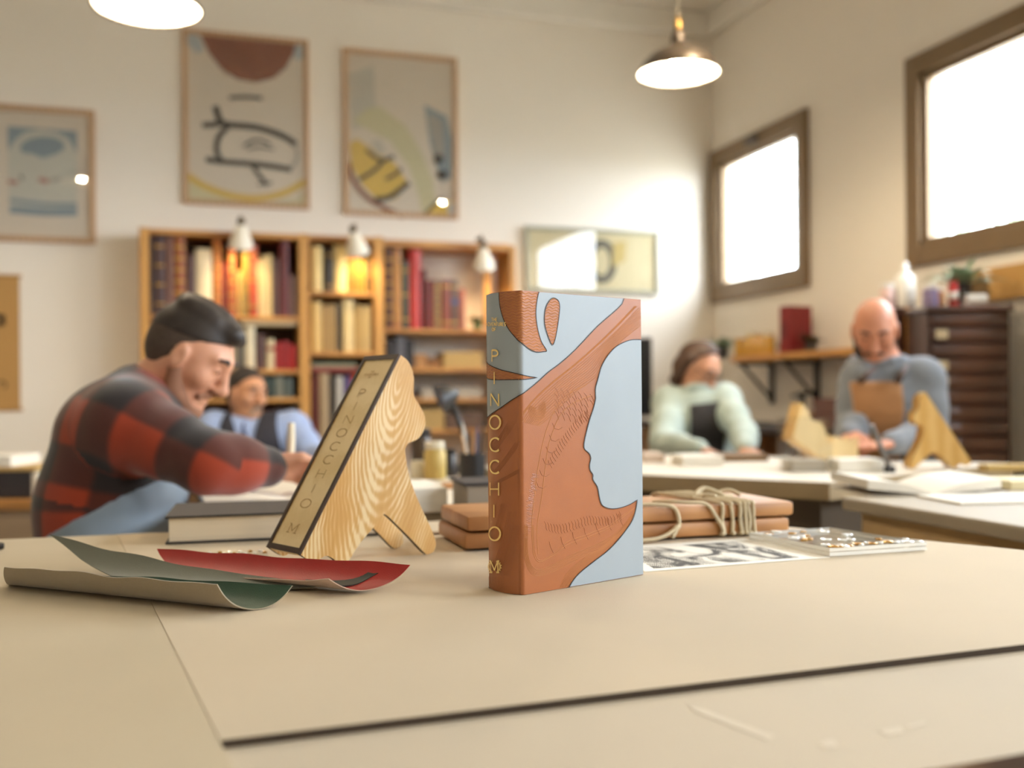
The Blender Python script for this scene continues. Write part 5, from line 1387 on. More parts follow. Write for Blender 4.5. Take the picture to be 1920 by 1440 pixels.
# brown wardrobe-like cabinet beside it
q2 = at(1672, 700, 4.13); q3 = at(1722, 700, 4.13); v_ = q3 - q2; wz = at(1700, 576, 4.13).z; wl = math.hypot(v_.x, v_.y)
wc = thing('cabinet', 'narrow dark brown cabinet with orange edge left of the drawer cabinet', 'cabinet', (q2.x, q2.y, 0), math.atan2(v_.y, v_.x))
MB().box((0, 0.0125, 0), (wl, .25, wz), bev=.004).build('body', m_mahos, wc)
MB().box((.004, 0, .06), (wl * .52, .012, wz - .01), bev=.003).build('door', m_maho, wc); MB().box((wl * .56, -.004, .06), (wl * .72, .012, wz - .002), bev=.003).build('edge_strip', m_pine, wc); MB().box((wl * .75, 0, .06), (wl - .004, .012, wz - .01), bev=.003).build('door', m_dark, wc)
# bottles and plant on top
dl = lambda px, back: Vector((at(px, 560, DD + back).x, at(px, 560, DD + back).y, dz1 + .0008))
def bottle(label, p, r, h, m, capm, spout=True):
    t = thing('bottle', label, 'bottle', tuple(p), 0)
    MB().lathe([(r * .95, 0), (r, .006), (r, h * .62), (r * .85, h * .70), (r * .35, h * .76), (r * .35, h * .8)], 20).build('body', m, t, smooth='auto')
    MB().lathe([(r * .45, h * .80), (r * .42, h * .86), (r * .14, h), (0, h)], 14).build('cap', capm, t, smooth='auto')
    return t
wtop = lambda px, back: Vector((at(px, 560, 4.13 + back).x, at(px, 560, 4.13 + back).y, wz + .0008))
bottle('tall white glue bottle on the dark cabinets', wtop(1697, .10), .042, .20, m_wht, m_wht)
jar('jar', 'pinkish white jar left of the white glue bottle', wtop(1664, .10), .030, .10, mat('pinkish_jar', '#d9b8ae', .4), m_wht)
jar('jar', 'white capped jar with violet label on the drawer cabinet', dl(1744, .09), .030, .085, mat('violet_label', '#8d80a0', .4), m_wht)
jar('jar', 'slim jar with orange label on the drawer cabinet', dl(1765, .10), .013, .075, mat('orange_label', '#d9a070', .4), m_wht)
can = jar('can', 'bright red can on the drawer cabinet', dl(1787, .09), .020, .105, mat('red_can', '#b52a22', .35), None); can['category'] = 'can'
MB().lathe([(.0205, .03), (.0205, .06)], 20).build('white_band', m_wht, can, smooth=True)
q = dl(1828, .08)
rl = thing('roll', 'white paper roll lying on the drawer cabinet beside the red can', 'roll', tuple(q), R(-20)); MB().lathe([(.008, -.04), (.026, -.04), (.026, .04), (.008, .04)], 20, (0, 0, .026), M=Matrix.Rotation(R(90), 4, 'Y')).build('roll', m_wht, rl, smooth='auto')
plant('spider_plant', 'spider plant with long pale green leaves in a dark pot on the cabinet', dl(1800, .15), .045, .10, m_darkpot, 34, .24, .55, .022, m_plant2, 9, up=1.0)
# picture under the big window
W1 = on_x(1798, 512, XR - .02); W2 = on_x(1990, 480, XR - .02); W3 = on_x(1798, 572, XR - .02)
pw_, ph_ = W1.y - W2.y, W1.z - W3.z
lpn = thing('landscape_picture', 'ochre landscape picture with a dark tree, on the wall below the big window', 'picture', (XR, W1.y, W3.z), R(-90))
MB().box((0, -.022, 0), (pw_, -.001, ph_), bev=.003).build('panel', mat('ochre_painting', '#b98d4c', .7, var=.12, vs=6), lpn)
tr_ = [Vector((x * pw_, 0, z * ph_)) for x, z in ((.10, .2), (.14, .42), (.11, .62), (.18, .68), (.22, .88), (.28, .72), (.34, .62), (.31, .42), (.36, .2), (.25, .14))]
MB().prism(tr_, (0, 1, 0), -.0232, -.0222).build('painted_tree', mat('painted_tree', '#6a522e', .8, var=.2, vs=30), lpn)
# low cabinet with binders at the left edge
q = at(-40, 935, 2.9); lc_z = at(40, 940, 3.4).z
A_, B_ = at(-260, 935, 3.1), at(76, 940, 3.1); v_ = B_ - A_
lc = thing('low_cabinet', 'low wooden cabinet with amber top at the left edge', 'cabinet', (A_.x, A_.y, 0), math.atan2(v_.y, v_.x))
lw_ = math.hypot(v_.x, v_.y); LZ = at(40, 938, 3.1).z
MB().box((0, -.01, LZ - .03), (lw_, .42, LZ), bev=.005).build('top', m_pineh, lc); MB().box((.01, .01, .04), (lw_ - .01, .41, LZ - .0305), bev=.003).build('body', mat('beige_cabinet', '#a48a6c', .8), lc)
for i in range(2): MB().box((.02 + i * lw_ * .49, -.004, .07), (lw_ * .49 * (i + 1), .0095, LZ - .05), bev=.003).build('door', mat('beige_cabinet', '#a48a6c', .8), lc)
MB().box((.02, .03, 0), (lw_ - .02, .39, .0395)).build('plinth', m_walnut, lc)
lcM = Matrix.Translation(lc.location) @ Matrix.Rotation(lc.rotation_euler[2], 4, 'Z')
def onLC(px, back): 
    q = lcM @ Vector((lw_ * (px + 260) / 336, back, 0)); q.z = LZ + .0008; return q
bxx = thing('box_file', 'black box file lying on the low cabinet at the left edge', 'box', tuple(onLC(-150, .05)), lc.rotation_euler[2])
MB().box((0, 0, 0), (.32, .25, .085), bev=.004).build('box', m_dark, bxx); MB().box((.3205, .004, .004), (.338, .246, .08), bev=.003).build('page_block', m_page2, bxx); MB().box((-.002, -.002, .0855), (.335, .252, .098), bev=.002).build('lid', m_tanp, bxx)
slab('paper_stack', 'cream papers on top of the black box file', 'paper', onLC(-160, .06) + Vector((0, 0, .0985)), lc.rotation_euler[2], .27, .2, .035, m_pap)
# ------------------------------------------------------------------ people: smooth-union fields turned into one continuous skin each
class Field:
    def __init__(s, lo, hi, h):
        s.lo = np.array(lo, float); s.h = h
        s.n = np.ceil((np.array(hi) - s.lo) / h).astype(int) + 1
        s.f = np.full(s.n, .5, np.float32)
    def like(s):
        f = Field.__new__(Field); f.lo, f.h, f.n, f.f = s.lo.copy(), s.h, s.n.copy(), np.full(s.n, .5, np.float32); return f
    def blk(s, lo, hi):
        a = np.clip(np.floor((np.array(lo) - s.lo) / s.h).astype(int), 0, s.n - 1); b = np.clip(np.ceil((np.array(hi) - s.lo) / s.h).astype(int) + 1, 1, s.n)
        if (b <= a).any(): return None, None
        sl = tuple(slice(i, j) for i, j in zip(a, b))
        g = [(s.lo[k] + s.h * np.arange(a[k], b[k])).astype(np.float32).reshape([-1 if i == k else 1 for i in range(3)]) for k in range(3)]
        return sl, g
    def put(s, sl, d, k, op):
        f = s.f[sl]
        if op == 'u':
            hh = np.maximum(k - np.abs(f - d), 0) / k; s.f[sl] = np.minimum(f, d) - hh * hh * k * .25
        else:
            d = -d; hh = np.maximum(k - np.abs(f - d), 0) / k; s.f[sl] = np.maximum(f, d) + hh * hh * k * .25
    def cone(s, a, b, ra, rb, k=.02, op='u'):
        a, b = np.array(a, float), np.array(b, float); m = max(ra, rb) + k + .02
        sl, g = s.blk(np.minimum(a, b) - m, np.maximum(a, b) + m)
        if sl is None: return s
        ab = b - a; L = (ab * ab).sum() + 1e-12
        q = [g[i] - a[i] for i in range(3)]
        t = np.clip((q[0] * ab[0] + q[1] * ab[1] + q[2] * ab[2]) / L, 0, 1)
        d = np.sqrt(sum((q[i] - t * ab[i]) ** 2 for i in range(3))) - (ra + (rb - ra) * t)
        s.put(sl, d.astype(np.float32), k, op); return s
    def ell(s, c, r, ax=None, k=.02, op='u'):
        c = np.array(c, float); r = np.array(r, float); A = np.eye(3) if ax is None else np.array(ax, float); m = r.max() + k + .02
        sl, g = s.blk(c - m, c + m)
        if sl is None: return s
        q = [g[i] - c[i] for i in range(3)]
        e = [(q[0] * A[j][0] + q[1] * A[j][1] + q[2] * A[j][2]) / r[j] for j in range(3)]
        k0 = np.sqrt(sum(x * x for x in e)) + 1e-9; k1 = np.sqrt(sum((e[j] / r[j]) ** 2 for j in range(3))) + 1e-9
        s.put(sl, (k0 * (k0 - 1) / k1).astype(np.float32), k, op); return s
    def cut(s, p, n):
        """keep what lies on the side n points to"""
        n = np.array(n, float); n /= np.linalg.norm(n); p = np.array(p, float)
        g = [(s.lo[k] + s.h * np.arange(s.n[k])).astype(np.float32).reshape([-1 if i == k else 1 for i in range(3)]) for k in range(3)]
        s.f = np.maximum(s.f, -(sum((g[i] - p[i]) * n[i] for i in range(3))).astype(np.float32)); return s
    def mesh(s):
        f = s.f; f[0], f[-1], f[:, 0], f[:, -1], f[:, :, 0], f[:, :, -1] = .3, .3, .3, .3, .3, .3
        ins = f < 0
        cnt = np.zeros(np.array(f.shape) - 1, np.int8)
        sls = [(slice(i, f.shape[0] - 1 + i), slice(j, f.shape[1] - 1 + j), slice(k, f.shape[2] - 1 + k)) for i in (0, 1) for j in (0, 1) for k in (0, 1)]
        for q in sls: cnt += ins[q]
        idx = np.argwhere((cnt > 0) & (cnt < 8)); N = len(idx)
        vid = np.full(cnt.shape, -1, np.int32); vid[tuple(idx.T)] = np.arange(N)
        off = np.array([(i, j, k) for i in (0, 1) for j in (0, 1) for k in (0, 1)])
        val = np.stack([f[tuple((idx + o).T)] for o in off], 1)
        P = np.zeros((N, 3)); W = np.zeros(N)
        for a in range(8):
            for b in range(a + 1, 8):
                if np.abs(off[a] - off[b]).sum() == 1:
                    m = (val[:, a] < 0) != (val[:, b] < 0)
                    t = np.where(m, val[:, a] / np.where(m, val[:, a] - val[:, b], 1), 0)
                    P += m[:, None] * (off[a] + t[:, None] * (off[b] - off[a])); W += m
        V = s.lo + s.h * (idx + P / W[:, None])
        F = []
        for ax in range(3):
            o = [slice(1, -1)] * 3; o2 = [slice(1, -1)] * 3
            lo_ = [slice(1, f.shape[i] - 1) for i in range(3)]; hi_ = list(lo_)
            lo_[ax] = slice(0, f.shape[ax] - 1); hi_[ax] = slice(1, f.shape[ax])
            A_, B_ = ins[tuple(lo_)], ins[tuple(hi_)]
            e = np.argwhere(A_ != B_); up = A_[tuple(e.T)]
            for i in range(3):
                if i != ax: e[:, i] += 1
            u, v = (ax + 1) % 3, (ax + 2) % 3
            du = np.zeros(3, int); du[u] = 1; dv = np.zeros(3, int); dv[v] = 1
            q = np.stack([vid[tuple((e - du - dv).T)], vid[tuple((e - dv).T)], vid[tuple(e.T)], vid[tuple((e - du).T)]], 1)
            q[~up] = q[~up][:, ::-1]; F.append(q)
        F = np.concatenate(F); F = F[(F >= 0).all(1)]
        return V, F
    def build(s, name, m, parent, org, attr=None):
        V, F = s.mesh()
        me = bpy.data.meshes.new(name)
        me.vertices.add(len(V)); me.vertices.foreach_set('co', (V - np.array(org)).astype(np.float32).ravel())
        me.loops.add(4 * len(F)); me.loops.foreach_set('vertex_index', F.astype(np.int32).ravel())
        me.polygons.add(len(F)); me.polygons.foreach_set('loop_start', np.arange(0, 4 * len(F), 4, dtype=np.int32)); me.polygons.foreach_set('loop_total', np.full(len(F), 4, np.int32))
        me.polygons.foreach_set('use_smooth', np.ones(len(F), bool))
        for x in (m if isinstance(m, list) else [m]): me.materials.append(x)
        me.update(calc_edges=True); me.validate()
        if attr is not None:
            a = me.attributes.new('cloth_uv', 'FLOAT_VECTOR', 'POINT'); a.data.foreach_set('vector', attr(V).astype(np.float32).ravel())
        o = bpy.data.objects.new(name, me); COL.objects.link(o); o.parent = parent
        return o
def v3(p): return np.array((p[0], p[1], p[2]), float)
def nrm(a): return a / (np.linalg.norm(a) + 1e-12)
def skin(name, c):
    m = mat(name, c, .5, var=.06, vs=40, spec=.4)
    b = m.node_tree.nodes['Principled BSDF']; b.inputs['Subsurface Weight'].default_value = .12; b.inputs['Subsurface Radius'].default_value = (.012, .004, .002)
    return m
class Head:
    def __init__(s, c, Fd, Ud, sc=1.0):
        s.c = v3(c); s.F = nrm(v3(Fd)); s.U = nrm(v3(Ud) - s.F * np.dot(v3(Ud), s.F)); s.S = np.cross(s.U, s.F); s.k = sc; s.ax = [s.F, s.S, s.U]
    def p(s, f, l, u): return s.c + (s.F * f + s.S * l + s.U * u) * s.k
    def flesh(s, fd):
        k = s.k; e = lambda f, l, u, r, kk=.012, op='u': fd.ell(s.p(f, l, u), np.array(r) * k, s.ax, kk, op); c = lambda a, b, ra, rb, kk=.012: fd.cone(s.p(*a), s.p(*b), ra * k, rb * k, kk)
        e(-.010, 0, .031, (.094, .074, .082)); c((.03, 0, .01), (.052, 0, -.075), .058, .034, .03)
        for g in (1, -1):
            c((.0, g * .048, -.03), (.058, g * .014, -.093), .026, .018, .025); e(.058, g * .042, -.018, (.024, .022, .022), .025)
            c((.085, g * .008, .034), (.074, g * .045, .036), .010, .008, .015)
            e(.088, g * .031, .014, (.016, .016, .010), .010, 's'); e(.078, g * .031, .013, (.012, .013, .011), .004)
            e(.008, g * .079, .0, (.020, .009, .032), .006); e(.011, g * .089, .002, (.010, .006, .018), .004, 's')
            e(.097, g * .012, -.030, (.012, .008, .008), .008)
        c((.090, 0, .022), (.110, 0, -.022), .009, .0125, .012); e(.111, 0, -.026, (.013, .011, .010), .01)
        e(.086, 0, -.052, (.012, .022, .0065), .008); e(.084, 0, -.066, (.012, .019, .007), .008); e(.094, 0, -.0585, (.009, .020, .0012), .004, 's')
        e(.074, 0, -.095, (.020, .021, .018), .02)
    def hair(s, fd, grow=.010, plane=(-.75, .66), off=-.006, nape=-.058):
        fd.ell(s.p(-.011, 0, .031), (np.array((.094, .072, .083)) + grow) * s.k, s.ax, .01)
        fd.ell(s.p(-.03, 0, .0), (np.array((.072, .070, .07)) + grow * .6) * s.k, s.ax, .02)
        fd.cut(s.p(0, 0, 0) + (s.F * plane[0] + s.U * plane[1]) * off * s.k, s.F * plane[0] + s.U * plane[1]); fd.cut(s.p(0, 0, nape), s.U)
    def box(s, r=.16): return s.c - r, s.c + r
    def eyes(s, root, org, brow, iris='#3a2a20', closed=True):
        me, mi, mb = mat('eye_white', '#e8e2d8', .25), mat('iris_dark', iris, .2), brow
        for g in (1, -1):
            c = s.p(.0775, g * .031, .013)
            MB().lathe([(0, -.0108), (.0076, -.0076), (.0108, 0), (.0076, .0076), (0, .0108)], 12, tuple(c - np.array(org)), M=Matrix.Rotation(.3, 4, 'X')).build('eye', me, root, smooth=True)
            i0 = s.p(.0875, g * .031, .011)
            MB().tube([tuple(i0 - np.array(org) - s.F * .001), tuple(i0 - np.array(org) + s.F * .0012)], .0048, 10).build('iris', mi, root)
            b = [s.p(.093, g * .014, .036), s.p(.094, g * .03, .043), s.p(.080, g * .050, .038)]
            MB().tube([tuple(q - np.array(org)) for q in b], [.0045, .005, .003], 6).build('eyebrow', mb, root, smooth=True)
def hand(fd, w, D, Nn, thumb, curl=(.5, .6), sc=1.0, spread=.02):
    w = v3(w); D = nrm(v3(D)); Nn = v3(Nn); Nn = nrm(Nn - D * np.dot(Nn, D)); A = np.cross(D, Nn) * thumb
    k = sc
    for i, o in enumerate((.028, .009, -.010, -.027)):
        fd.cone(w + A * o * .6 * k, w + D * .082 * k + A * o * k, .014 * k, .0115 * k, .012)
    for o, l in ((.029, .072), (.010, .080), (-.009, .075), (-.027, .060)):
        b = w + D * .084 * k + A * o * k; ang_ = curl[0]
        for q, (fr, r0_, r1_) in enumerate(((.45, .0095, .0088), (.32, .0088, .0082), (.23, .0082, .0070))):
            d = D * math.cos(ang_) + Nn * math.sin(ang_); e = b + d * l * fr * k + A * o * spread * fr
            fd.cone(b, e, r0_ * k, r1_ * k, .004); b = e; ang_ += curl[1]
    t0 = w + D * .022 * k + A * .026 * k; t1 = t0 + nrm(D * .7 + A * .6 + Nn * .45) * .042 * k; t2 = t1 + nrm(D * .9 + A * .1 + Nn * .5) * .034 * k
    fd.cone(t0, t1, .0145 * k, .011 * k, .008); fd.cone(t1, t2, .011 * k, .0085 * k, .004)
def chain(fd, pts, rs, k=.02):
    for i in range(len(pts) - 1): fd.cone(pts[i], pts[i + 1], rs[i], rs[i + 1], k)
def torso(fd, J, S, g=0.0, k=.05):
    pull = .035 if g > 0 else 0
    pe, mi, ch, nk = (v3(J[q]) for q in ('pel', 'mid', 'che', 'nck')); S = v3(S); nk = nk + nrm(ch - nk) * pull
    wd = J.get('wide', 1.0); th = J.get('thick', 1.0)
    for s_ in (-1, 0, 1):
        fd.cone(pe + S * .085 * s_ * wd, mi + S * .075 * s_ * wd, .118 * th + g, .112 * th + g, k); fd.cone(mi + S * .075 * s_ * wd, ch + S * .085 * s_ * wd, .112 * th + g, .110 * th + g, k)
    for q in ('R', 'L'):
        fd.cone(ch + (v3(J['sh' + q]) - ch) * .45, v3(J['sh' + q]), .10 * th + g, .066 + g, k); fd.cone(nk, v3(J['sh' + q]), .050 + g, .058 + g, k)
    fd.cone(ch, nk, .10 * th + g, .056 + g, k)
def figure(label, J, S, hd, sk, shirt, trous, hands, hair=None, collar=True, attr=None, name='person', org=None, sleeve=1.0, h=.0055, loose=.0):
    """J: joints in room space. Makes the one-piece body and its shirt and trousers."""
    org = v3((J['pel'][0], J['pel'][1], 0)) if org is None else v3(org)
    root = thing(name, label, 'person', tuple(org), 0)
    pts = np.array([v3(v) for k_, v in J.items() if not isinstance(v, float)] + [hd.c + .16, hd.c - .16]); lo, hi = pts.min(0) - .2, pts.max(0) + .2
    lo[2] = max(lo[2], -.01)
    b = Field(lo, hi, h)
    torso(b, J, S, -.018)
    hd.flesh(b); b.cone(v3(J['nck']), hd.p(-.02, 0, -.035), .056, .052, .03)
    for q, sg in (('R', -1), ('L', 1)):
        sh, el, wr = v3(J['sh' + q]), v3(J['el' + q]), v3(J['wr' + q])
        chain(b, [sh, sh + (el - sh) * .5, el, el + (wr - el) * .35, wr], [.052, .047, .038, .040, .026], .015)
        hp = v3(J['pel']) + v3(S) * sg * .09; kn, ft = v3(J['kn' + q]), v3(J['ft' + q])
        chain(b, [hp, kn, kn + (ft - kn) * .4, ft], [.085, .055, .052, .036], .03)
        tn = nrm(kn - hp); tn[2] = 0; tn = nrm(tn)
        b.cone(ft - tn * .04 - (0, 0, .0), ft + tn * .15 - np.array((0, 0, .02)), .04, .03, .02)
        D, Nn, th, cu, hs = hands[q]; hand(b, wr, D, Nn, th, cu, hs)
    b.build('body', sk, root, org)
    # shirt
    s_lo = np.minimum(pts.min(0) - .2, lo); t = Field(lo, hi, h)
    torso(t, J, S, .004 + loose)
    for q in ('R', 'L'):
        sh, el, wr = v3(J['sh' + q]), v3(J['el' + q]), v3(J['wr' + q]); we = el + (wr - el) * .93
        z = sleeve
        chain(t, [sh, sh + (el - sh) * .5, el, el + (wr - el) * .45, we], [.066 * z, .062 * z, .054 * z, .050 * z, .038 * z], .03)
        for i, fr in enumerate((.28, .62, .85)):      # soft folds across the sleeve
            c = el + (sh - el) * fr if i < 2 else el + (wr - el) * .3
            ax = nrm(sh - el); sd = nrm(np.cross(ax, (.3, .2, .9)))
            t.cone(c + sd * .055 + ax * .02, c - sd * .045 - ax * .02, .016, .012, .03)
        t.cone(we, wr + (wr - el) * .0, .036 * z, .035 * z, .01)
    if collar:
        nk = v3(J['nck']); up = nrm(hd.p(-.02, 0, -.04) - nk); s1 = nrm(np.cross(up, v3(S))); s2 = np.cross(up, s1)
        ring = [nk + up * (.004 + .010 * math.cos(a + math.pi)) + (s1 * math.cos(a) + s2 * math.sin(a)) * .064 for a in np.linspace(0, 2 * math.pi, 15)]
        t.cone(nk + up * .0, nk + up * .16, .054, .075, .01, 's'); chain(t, ring, [.013] * 15, .012)
    t.cut(v3(J['pel']) + (0, 0, -.06), (0, 0, 1))
    t.build('shirt', shirt, root, org, attr)
    tr = Field(lo, hi, .008)
    for q, sg in (('R', -1), ('L', 1)):
        hp = v3(J['pel']) + v3(S) * sg * .085; kn, ft = v3(J['kn' + q]), v3(J['ft' + q])
        chain(tr, [hp, kn, ft + (0, 0, .03)], [.105, .075, .058], .04)
    tr.cone(v3(J['pel']) + v3(S) * .06, v3(J['pel']) - v3(S) * .06, .125, .125, .05); tr.cut((0, 0, .05), (0, 0, 1)); tr.build('trousers', trous, root, org)
    for q in ('R', 'L'):
        pass
    return root, org, b, t
def patch(fd_src, name, m, root, org, grow, cuts, h=None, hole=None):
    """a garment lying on the shirt: the shirt grown by `grow`, cut by planes"""
    f = fd_src.like(); f.f = fd_src.f.copy() - grow
    for p, n in cuts: f.cut(p, n)
    return f.build(name, m, root, org)
def beard(hd, root, org, m, kind):
    lo, hi = hd.box(.14); f = Field(lo, hi, .004); k = hd.k
    e = lambda a, r, kk=.015: f.ell(hd.p(*a), np.array(r) * k, hd.ax, kk)
    if kind == 'full':
        for g in (1, -1):
            f.cone(hd.p(.006, g * .064, -.02), hd.p(.03, g * .048, -.075), .018 * k, .022 * k, .02); f.cone(hd.p(.03, g * .046, -.075), hd.p(.066, g * .014, -.098), .024 * k, .022 * k, .02)
            f.cone(hd.p(.093, g * .004, -.043), hd.p(.080, g * .028, -.058), .008 * k, .008 * k, .008)
        e((.074, 0, -.100), (.026, .026, .024))
    else:
        e((.076, 0, -.096), (.023, .023, .022))
        for g in (1, -1): f.cone(hd.p(.094, g * .004, -.043), hd.p(.078, g * .026, -.085), .009 * k, .008 * k, .008)
    return f.build('beard', m, root, org)
def hair_obj(hd, root, org, m, **kw):
    lo, hi = hd.box(.17); f = Field(lo, hi, .004); hd.hair(f, **kw); return f.build('hair', m, root, org)
def crop_hair(hd, root, org, m, ms, seed=1, quiff=.0):
    f = Field(*hd.box(.17), .004); hd.hair(f, grow=.003, plane=(-.85, .53), off=-.004, nape=-.062); f.build('hair_sides', ms, root, org)
    f = Field(*hd.box(.18), .0035); k = hd.k
    f.ell(hd.p(-.012, 0, .032), np.array((.102, .077, .096)) * k, hd.ax, .01)
    rg = np.random.default_rng(seed)
    for i in range(26):
        a, l = rg.uniform(-.05, .07), rg.uniform(-.05, .05); r2 = 1 - (a / .104) ** 2 - (l / .078) ** 2
        if r2 < .05: continue
        u = .032 + .094 * math.sqrt(r2)
        f.cone(hd.p(a - .014 - .025, l, u - .013), hd.p(a - .014 + .030, l + rg.normal() * .004, u - .009), .008 * k, .007 * k, .025)
    f.cut(hd.p(.060, 0, .068), hd.U * .88 - hd.F * .47); f.cut(hd.p(-.06, 0, .035), hd.U * .8 + hd.F * .6 if False else hd.U * .95 - hd.F * .2)
    return f.build('hair', m, root, org)
def stool(label, p, z, m=None):
    t = thing('stool', label, 'stool', (p[0], p[1], 0), 0)
    MB().lathe([(.0, z - .035), (.15, z - .035), (.165, z - .02), (.16, z), (0, z)], 28).build('seat', m or m_pineh, t, smooth='auto')
    for k in range(4):
        a = math.pi / 4 + k * math.pi / 2; MB().tube([(.11 * math.cos(a), .11 * math.sin(a), z - .035), (.17 * math.cos(a), .17 * math.sin(a), 0)], .014, 8).build('leg', m_oldwood, t)
    return t
Xc = v3(cw(1, 0)); Dc = v3(cw(0, 1)); Zc = np.array((0, 0, 1.0))     # camera-level right, ahead, up as room directions
def dirc(x, d, z): return nrm(Xc * x + Dc * d + Zc * z)
def J_(px, py, d, z=None):
    q = v3(at(px, py, d))
    if z is not None: q[2] = z
    return q
def fabric(name, c, **kw): return mat(name, c, .9, var=kw.pop('var', .10), vs=kw.pop('vs', 14), bump=.4, bs=500, sheen=.25, **kw)
def plaid():
    m = bpy.data.materials.new('plaid_flannel'); m.use_nodes = True; nt = m.node_tree; b = nt.nodes['Principled BSDF']
    at_ = nd(nt, 'ShaderNodeAttribute', attribute_name='cloth_uv'); sp = nd(nt, 'ShaderNodeSeparateXYZ'); nt.links.new(at_.outputs['Vector'], sp.inputs[0])
    ms = []
    for ax, fr in ((0, 5.6), (1, 5.6)):
        mu = nd(nt, 'ShaderNodeMath', operation='MULTIPLY'); mu.inputs[1].default_value = fr * 2 * math.pi; nt.links.new(sp.outputs[ax], mu.inputs[0])
        si = nd(nt, 'ShaderNodeMath', operation='SINE'); nt.links.new(mu.outputs[0], si.inputs[0])
        mr = nd(nt, 'ShaderNodeMapRange'); mr.inputs[1].default_value = -.05; mr.inputs[2].default_value = .35; nt.links.new(si.outputs[0], mr.inputs[0]); ms.append(mr)
    c0, c1, c2_ = lin('#963412') + (1,), lin('#4c2114') + (1,), lin('#241b18') + (1,)
    mx1 = nd(nt, 'ShaderNodeMix', data_type='RGBA'); mx1.inputs[6].default_value = c0; mx1.inputs[7].default_value = c1; nt.links.new(ms[0].outputs[0], mx1.inputs[0])
    mx2 = nd(nt, 'ShaderNodeMix', data_type='RGBA'); mx2.inputs[6].default_value = lin('#512213') + (1,); mx2.inputs[7].default_value = c2_; nt.links.new(ms[0].outputs[0], mx2.inputs[0])
    mx = nd(nt, 'ShaderNodeMix', data_type='RGBA'); nt.links.new(ms[1].outputs[0], mx.inputs[0]); nt.links.new(mx1.outputs[2], mx.inputs[6]); nt.links.new(mx2.outputs[2], mx.inputs[7])
    nt.links.new(mx.outputs[2], b.inputs['Base Color']); b.inputs['Roughness'].default_value = .95; b.inputs['Sheen Weight'].default_value = .3
    return m
m_denim = fabric('pale_denim', '#8d9ba8', var=.22, vs=9); m_jeans = fabric('dark_trousers', '#3a3d45')
m_skin1, m_skin2, m_skin3, m_skin4 = skin('skin_fair', '#d29a7c'), skin('skin_tan', '#c08a66'), skin('skin_light', '#cf9878'), skin('skin_warm', '#c4876a')
m_hair1, m_hair2, m_hair3 = mat('hair_dark_brown', '#2b221c', .6, var=.3, vs=120), mat('hair_brown_black', '#2a211d', .6, var=.3, vs=120), mat('hair_brown', '#4a3324', .55, var=.3, vs=60)
# ---- man in flannel
J = dict(pel=J_(212, 1075, 2.15, .62), mid=J_(212, 940, 2.15), che=J_(238, 818, 2.16), nck=J_(288, 731, 2.17), shR=J_(240, 795, 2.01), elR=J_(388, 866, 1.95), wrR=J_(503, 876, 2.05),
         shL=J_(275, 780, 2.31), elL=J_(365, 872, 2.40), wrL=J_(480, 876, 2.32), thick=.88)
J['knR'] = J['pel'] + dirc(1, -.12, 0) * .40 + Zc * -.16; J['knL'] = J['pel'] + dirc(1, .25, 0) * .40 + Zc * -.16
J['ftR'] = J['knR'] + Xc * -.06; J['ftR'][2] = .06; J['ftL'] = J['knL'] + Xc * -.02; J['ftL'][2] = .06
hd = Head(J_(354, 668, 2.17), dirc(.83, -.05, -.56), dirc(.56, 0, .83), .95)
sv = dirc(0, 1, 0)
def plaid_uv(J, S):
    segs = [(v3(J['pel']), v3(J['mid']), 0, .16), (v3(J['mid']), v3(J['che']), .15, .16), (v3(J['che']), v3(J['nck']), .30, .12)]
    for q in 'RL': segs += [(v3(J['sh' + q]), v3(J['el' + q]), .05, .07), (v3(J['el' + q]), v3(J['wr' + q]), .05 + np.linalg.norm(v3(J['sh' + q]) - v3(J['el' + q])), .06)]
    def f(V):
        best = np.full(len(V), 9.); out = np.zeros((len(V), 3))
        for a, b, u0, r in segs:
            ab = b - a; L = np.linalg.norm(ab); t = np.clip((V - a) @ ab / L ** 2, 0, 1); c = a + t[:, None] * ab; d = np.linalg.norm(V - c, axis=1) - r; m = d < best
            ax = ab / L; e1 = nrm(np.cross(ax, v3(S))); w = (V - c) @ e1 * 1.0 + .35 * ((V - c) @ v3(S))
            best = np.where(m, d, best); out[m] = np.c_[(u0 + (V - a) @ ax)[m], w[m], 0 * w[m]]
        return out
    return f
root, org, bf, sf = figure('man in a red and black plaid flannel shirt and denim apron, bent over writing', J, sv, hd, m_skin1, plaid(), m_denim,
    {'R': (dirc(.62, .75, -.10), dirc(.5, -.45, -.6), -1, (.9, .9), .95), 'L': (dirc(.95, -.2, -.05), dirc(0, -.2, -1), -1, (.25, .3), .95)}, attr=plaid_uv(J, sv), sleeve=1.10, loose=.012)
crop_hair(hd, root, org, m_hair1, mat('hair_short_sides', '#483a30', .8, var=.3, vs=150))
beard(hd, root, org, mat('stubble', '#94684f', .8), 'full'); hd.eyes(root, org, m_hair1)
# apron: bib edge along the front of the body, waist band, strap at the back
pe, mi, ch = v3(J['pel']), v3(J['mid']), v3(J['che'])
fwd = dirc(1, 0, .1)
af = sf.like(); torso(af, J, sv, .016)
patch(af, 'apron', m_denim, root, org, .002, [(J_(180, 958, 2.0), dirc(.47, 0, -.88)), (J_(330, 882, 2.0), dirc(.15, 0, -1))])
MB().tube([tuple(q - org) for q in smooth_path([J_(112, 875, 2.05), J_(92, 905, 2.04), J_(78, 945, 2.03), J_(76, 975, 2.03), J_(84, 1003, 2.04), J_(150, 1010, 1.98)], 6)], .0075, 7).build('apron_strap', mat('black_strap', '#26211f', .8), root, smooth=True)
stool('round stool under the man in flannel', J['pel'], J['pel'][2] - .19)
pn = J_(544, 862, 2.115)
fold = thing('bone_folder', 'flat cream bone folder held upright in the flannel man\'s hand', 'tool', tuple(pn), 0)
